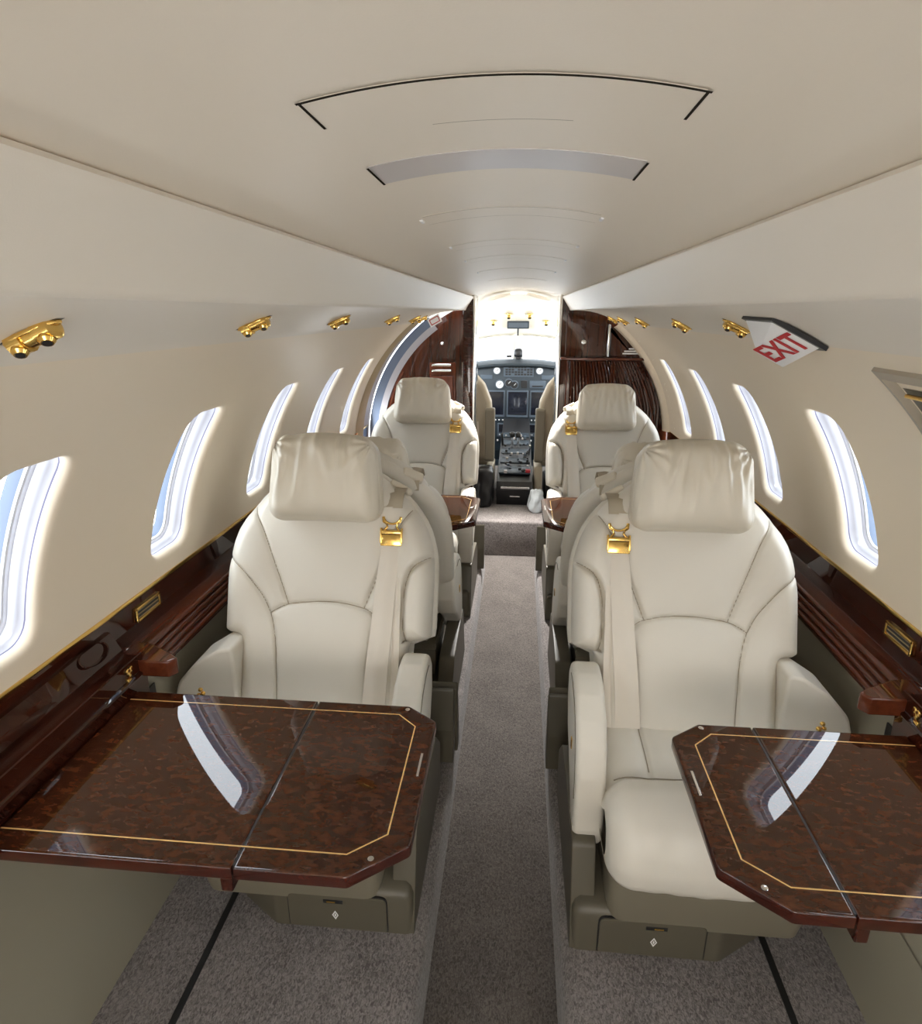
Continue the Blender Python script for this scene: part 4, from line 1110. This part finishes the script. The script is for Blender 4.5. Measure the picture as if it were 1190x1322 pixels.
# pedestal with throttles
pd = thing('pedestal', 'black centre pedestal with levers between the pilot seats', 'pedestal', (.01, 4.1, .2))
O = Vector(pd.location)
prof = [(3.56, .2), (3.53, .30), (3.56, .345), (3.72, .375), (4.1, .40), (4.5, .42), (4.9, .44), (5.17, .46), (5.17, .2)]
prism('body', prof, lambda a, b, d: Vector((d, a, b)) - O, -.100, .112, M['black'], pd, .006, 2)
bm = bmesh.new()
for k in range(5):
    yy = 3.66 + k * .22
    add_box(bm, Vector((.006, yy + .06, .374 + k * .0125)) - O, (.19, .16, .012), .003)
bm_obj('top_plates', bm, M['navy'], pd)
random.seed(3)
for k in range(46):
    x = random.uniform(-.075, .09); yy = random.uniform(3.62, 4.6)
    box('button', Vector((x, yy, .388 + (yy - 3.6) * .055)) - O, (random.uniform(.008, .02), .018, random.uniform(.008, .02)), random.choice([M['bezel'], M['black'], M['black'], M['lens']]), pd, bevel=.002, seg=1)
for x in (-.018, .022):
    lv = tube('throttle', [Vector((x, 4.25, .41)) - O, Vector((x, 4.18, .50)) - O], .008, M['chrome'], pd, 8)
    bm = bmesh.new(); rounded_blob(bm, (.036, .04, .04), .014, 4, None, Matrix.Translation(Vector((x, 4.175, .51)) - O)); bm_obj('grip', bm, M['black'], lv)
lv = tube('lever', [Vector((.095, 4.05, .40)) - O, Vector((.10, 4.02, .47)) - O], .007, M['chrome'], pd, 8)
tube('lever', [Vector((-.085, 4.3, .41)) - O, Vector((-.09, 4.26, .50)) - O], .008, M['black'], pd, 8)
box('red_guard', Vector((.085, 3.66, .385)) - O, (.030, .035, .022), M['red'], pd, bevel=.004)
box('trim_edge', Vector((.01, 3.528, .315)) - O, (.17, .006, .012), M['chrome'], pd, bevel=.002)
box('trim_edge', Vector((.01, 3.538, .26)) - O, (.06, .006, .006), M['chrome'], pd, bevel=.002)
# pilot seats
def pilot_seat(s, lb):
    t = thing('pilot_seat', lb, 'seat', (s * .37, 3.75, .2), 'pilot seats')
    O = Vector(t.location)
    hw = .235
    pl = [(-hw, .25), (hw, .25), (hw, .50), (hw * .97, .60), (hw * .80, .70), (hw * .55, .765), (0, .78), (-hw * .55, .765), (-hw * .80, .70), (-hw * .97, .60), (-hw, .50)]
    pl = round_poly(pl, .04, 3)
    prism('backrest', pl, lambda a, b, d: Vector((a, d + (b - .25) * -.10, b)), -.08, .05, M['pilot'], t, .028, 5)
    box('seat_cushion', (0, .22, .25), (.44, .42, .12), M['pilot'], t, bevel=.03, seg=3)
    x = -s * (hw - .012)
    ar = prism('armrest', round_poly([(-.14, .255), (-.09, .24), (-.045, .26), (-.04, .56), (-.13, .57)], .018, 4), lambda a, b, d: Vector((x + d, a, b)), -.028, .028, M['skirt'], t, .010, 3)
    prism('lower_cover', round_poly([(-.12, .05), (.2, .05), (.2, .20), (-.10, .22)], .02, 3), lambda a, b, d: Vector((x + d * .8, a, b)), -.03, .03, M['pilot'], t, .010, 3)
    box('base', (0, .12, .05), (.36, .36, .10), M['black'], t, bevel=.01)
    st = strip_path('harness', [Vector((x * .55, -.085 - .0, .74)), Vector((x * .56, -.098, .60)), Vector((x * .60, -.10, .45)), Vector((x * .62, -.10, .33))], .045, M['strap'], t)
    return t
def strip_path(name, pts, wd, material, parent):
    rows = [[p + Vector((k * wd, 0, 0)) + Vector((0, e, 0)) for k, e in ((-.5, 0), (.5, 0), (.5, -.004), (-.5, -.004))] for p in pts]
    return sheet(name, rows, material, parent, closed_v=True)
pilot_seat(-1, 'left pilot seat seen from behind through the doorway')
pilot_seat(1, 'right pilot seat seen from behind through the doorway')
# bag on the vestibule floor, black pouch opposite
bm = bmesh.new()
def crump(p, c):
    n = noise.noise_vector(p * 22) * .016
    k = 1 - .45 * max(0, (p.z / .14 + .5)) ; return Vector((p.x * k, p.y * k, p.z)) + n
rounded_blob(bm, (.11, .16, .13), .045, 18, crump, Matrix.Translation((.135, 3.47, .262)))
o = bm_obj('plastic_bag', bm, M['bag']); tag(o, 'crumpled pale bluish plastic bag on the floor by the right pilot seat', 'bag')
bm = bmesh.new()
def crump2(p, c):
    return p + noise.noise_vector(p * 18 + Vector((4, 2, 1))) * .014
rounded_blob(bm, (.09, .14, .24), .03, 12, crump2, Matrix.Translation((-.165, 3.55, .315)))
o = bm_obj('black_pouch', bm, M['black']); tag(o, 'black pouch standing on the floor by the left pilot seat', 'pouch')

# ------------------------------------------------------------------ light
w = bpy.data.worlds.new('World'); sc.world = w; w.use_nodes = True
bg = w.node_tree.nodes['Background']; bg.inputs['Color'].default_value = (.90, .955, 1., 1); bg.inputs['Strength'].default_value = 5.0
def area(name, loc, rot, sx, sy, power, col=(1, .93, .82)):
    l = bpy.data.lights.new(name, 'AREA'); l.shape = 'RECTANGLE'; l.size = sx; l.size_y = sy; l.energy = power; l.color = col
    o = bpy.data.objects.new(name, l); COL.objects.link(o); o.location = loc; o.rotation_euler = rot; return o

area('rear_fill_light', (0, Y0 + .10, 1.06), (PI / 2 - .12, 0, 0), 1.0, .62, 8.4, (1, .975, .94))  # added fill behind the camera to brighten the seats, not a cabin fixture
area('entry_door_daylight', (-.737, 3.07, .78), (PI / 2, 0, -PI / 2), .07, .7, 5, (.95, .98, 1))
for s in (-1, 1):
    l = bpy.data.lights.new('cockpit_fill_light', 'POINT'); l.energy = 2.5; l.shadow_soft_size = .05; l.color = (1, .97, .92)  # added fill points, hidden behind the partitions, to light cockpit seats and floor
    o = bpy.data.objects.new('cockpit_fill_light', l); COL.objects.link(o); o.location = (s * .45, 3.62, 1.15)

l = bpy.data.lights.new('doorway_fill_spot', 'SPOT'); l.energy = 110; l.spot_size = math.radians(75); l.spot_blend = .6; l.shadow_soft_size = .03; l.color = (1, .97, .94)  # added spot that brightens the front carpet, no real fitting here
o = bpy.data.objects.new('doorway_fill_spot', l); COL.objects.link(o); o.location = (0, 3.2, 1.392); o.rotation_euler = (math.radians(-24), 0, 0)

# ------------------------------------------------------------------ camera
F_PX = 800.; TH = math.atan(258 / F_PX); PS = math.atan(77 * math.cos(TH) / F_PX)
cd = bpy.data.cameras.new('camera'); cam = bpy.data.objects.new('camera', cd); COL.objects.link(cam)
cam.location = (.015, 0, 1.3); cam.rotation_euler = (PI / 2 - TH, 0, PS)
cd.sensor_fit = 'HORIZONTAL'; cd.sensor_width = 36; cd.lens = F_PX / 1190 * 36; cd.clip_start = .02
sc.camera = cam
sc.view_settings.view_transform = 'Standard'; sc.view_settings.look = 'None'; sc.view_settings.gamma = 1; sc.view_settings.use_curve_mapping = False
sc.view_settings.exposure = 0.93
sc.cycles.max_bounces = 16; sc.cycles.diffuse_bounces = 10; sc.cycles.glossy_bounces = 6; sc.cycles.transparent_max_bounces = 12
sc.cycles.use_denoising = True
sc.cycles.sample_clamp_indirect = 8
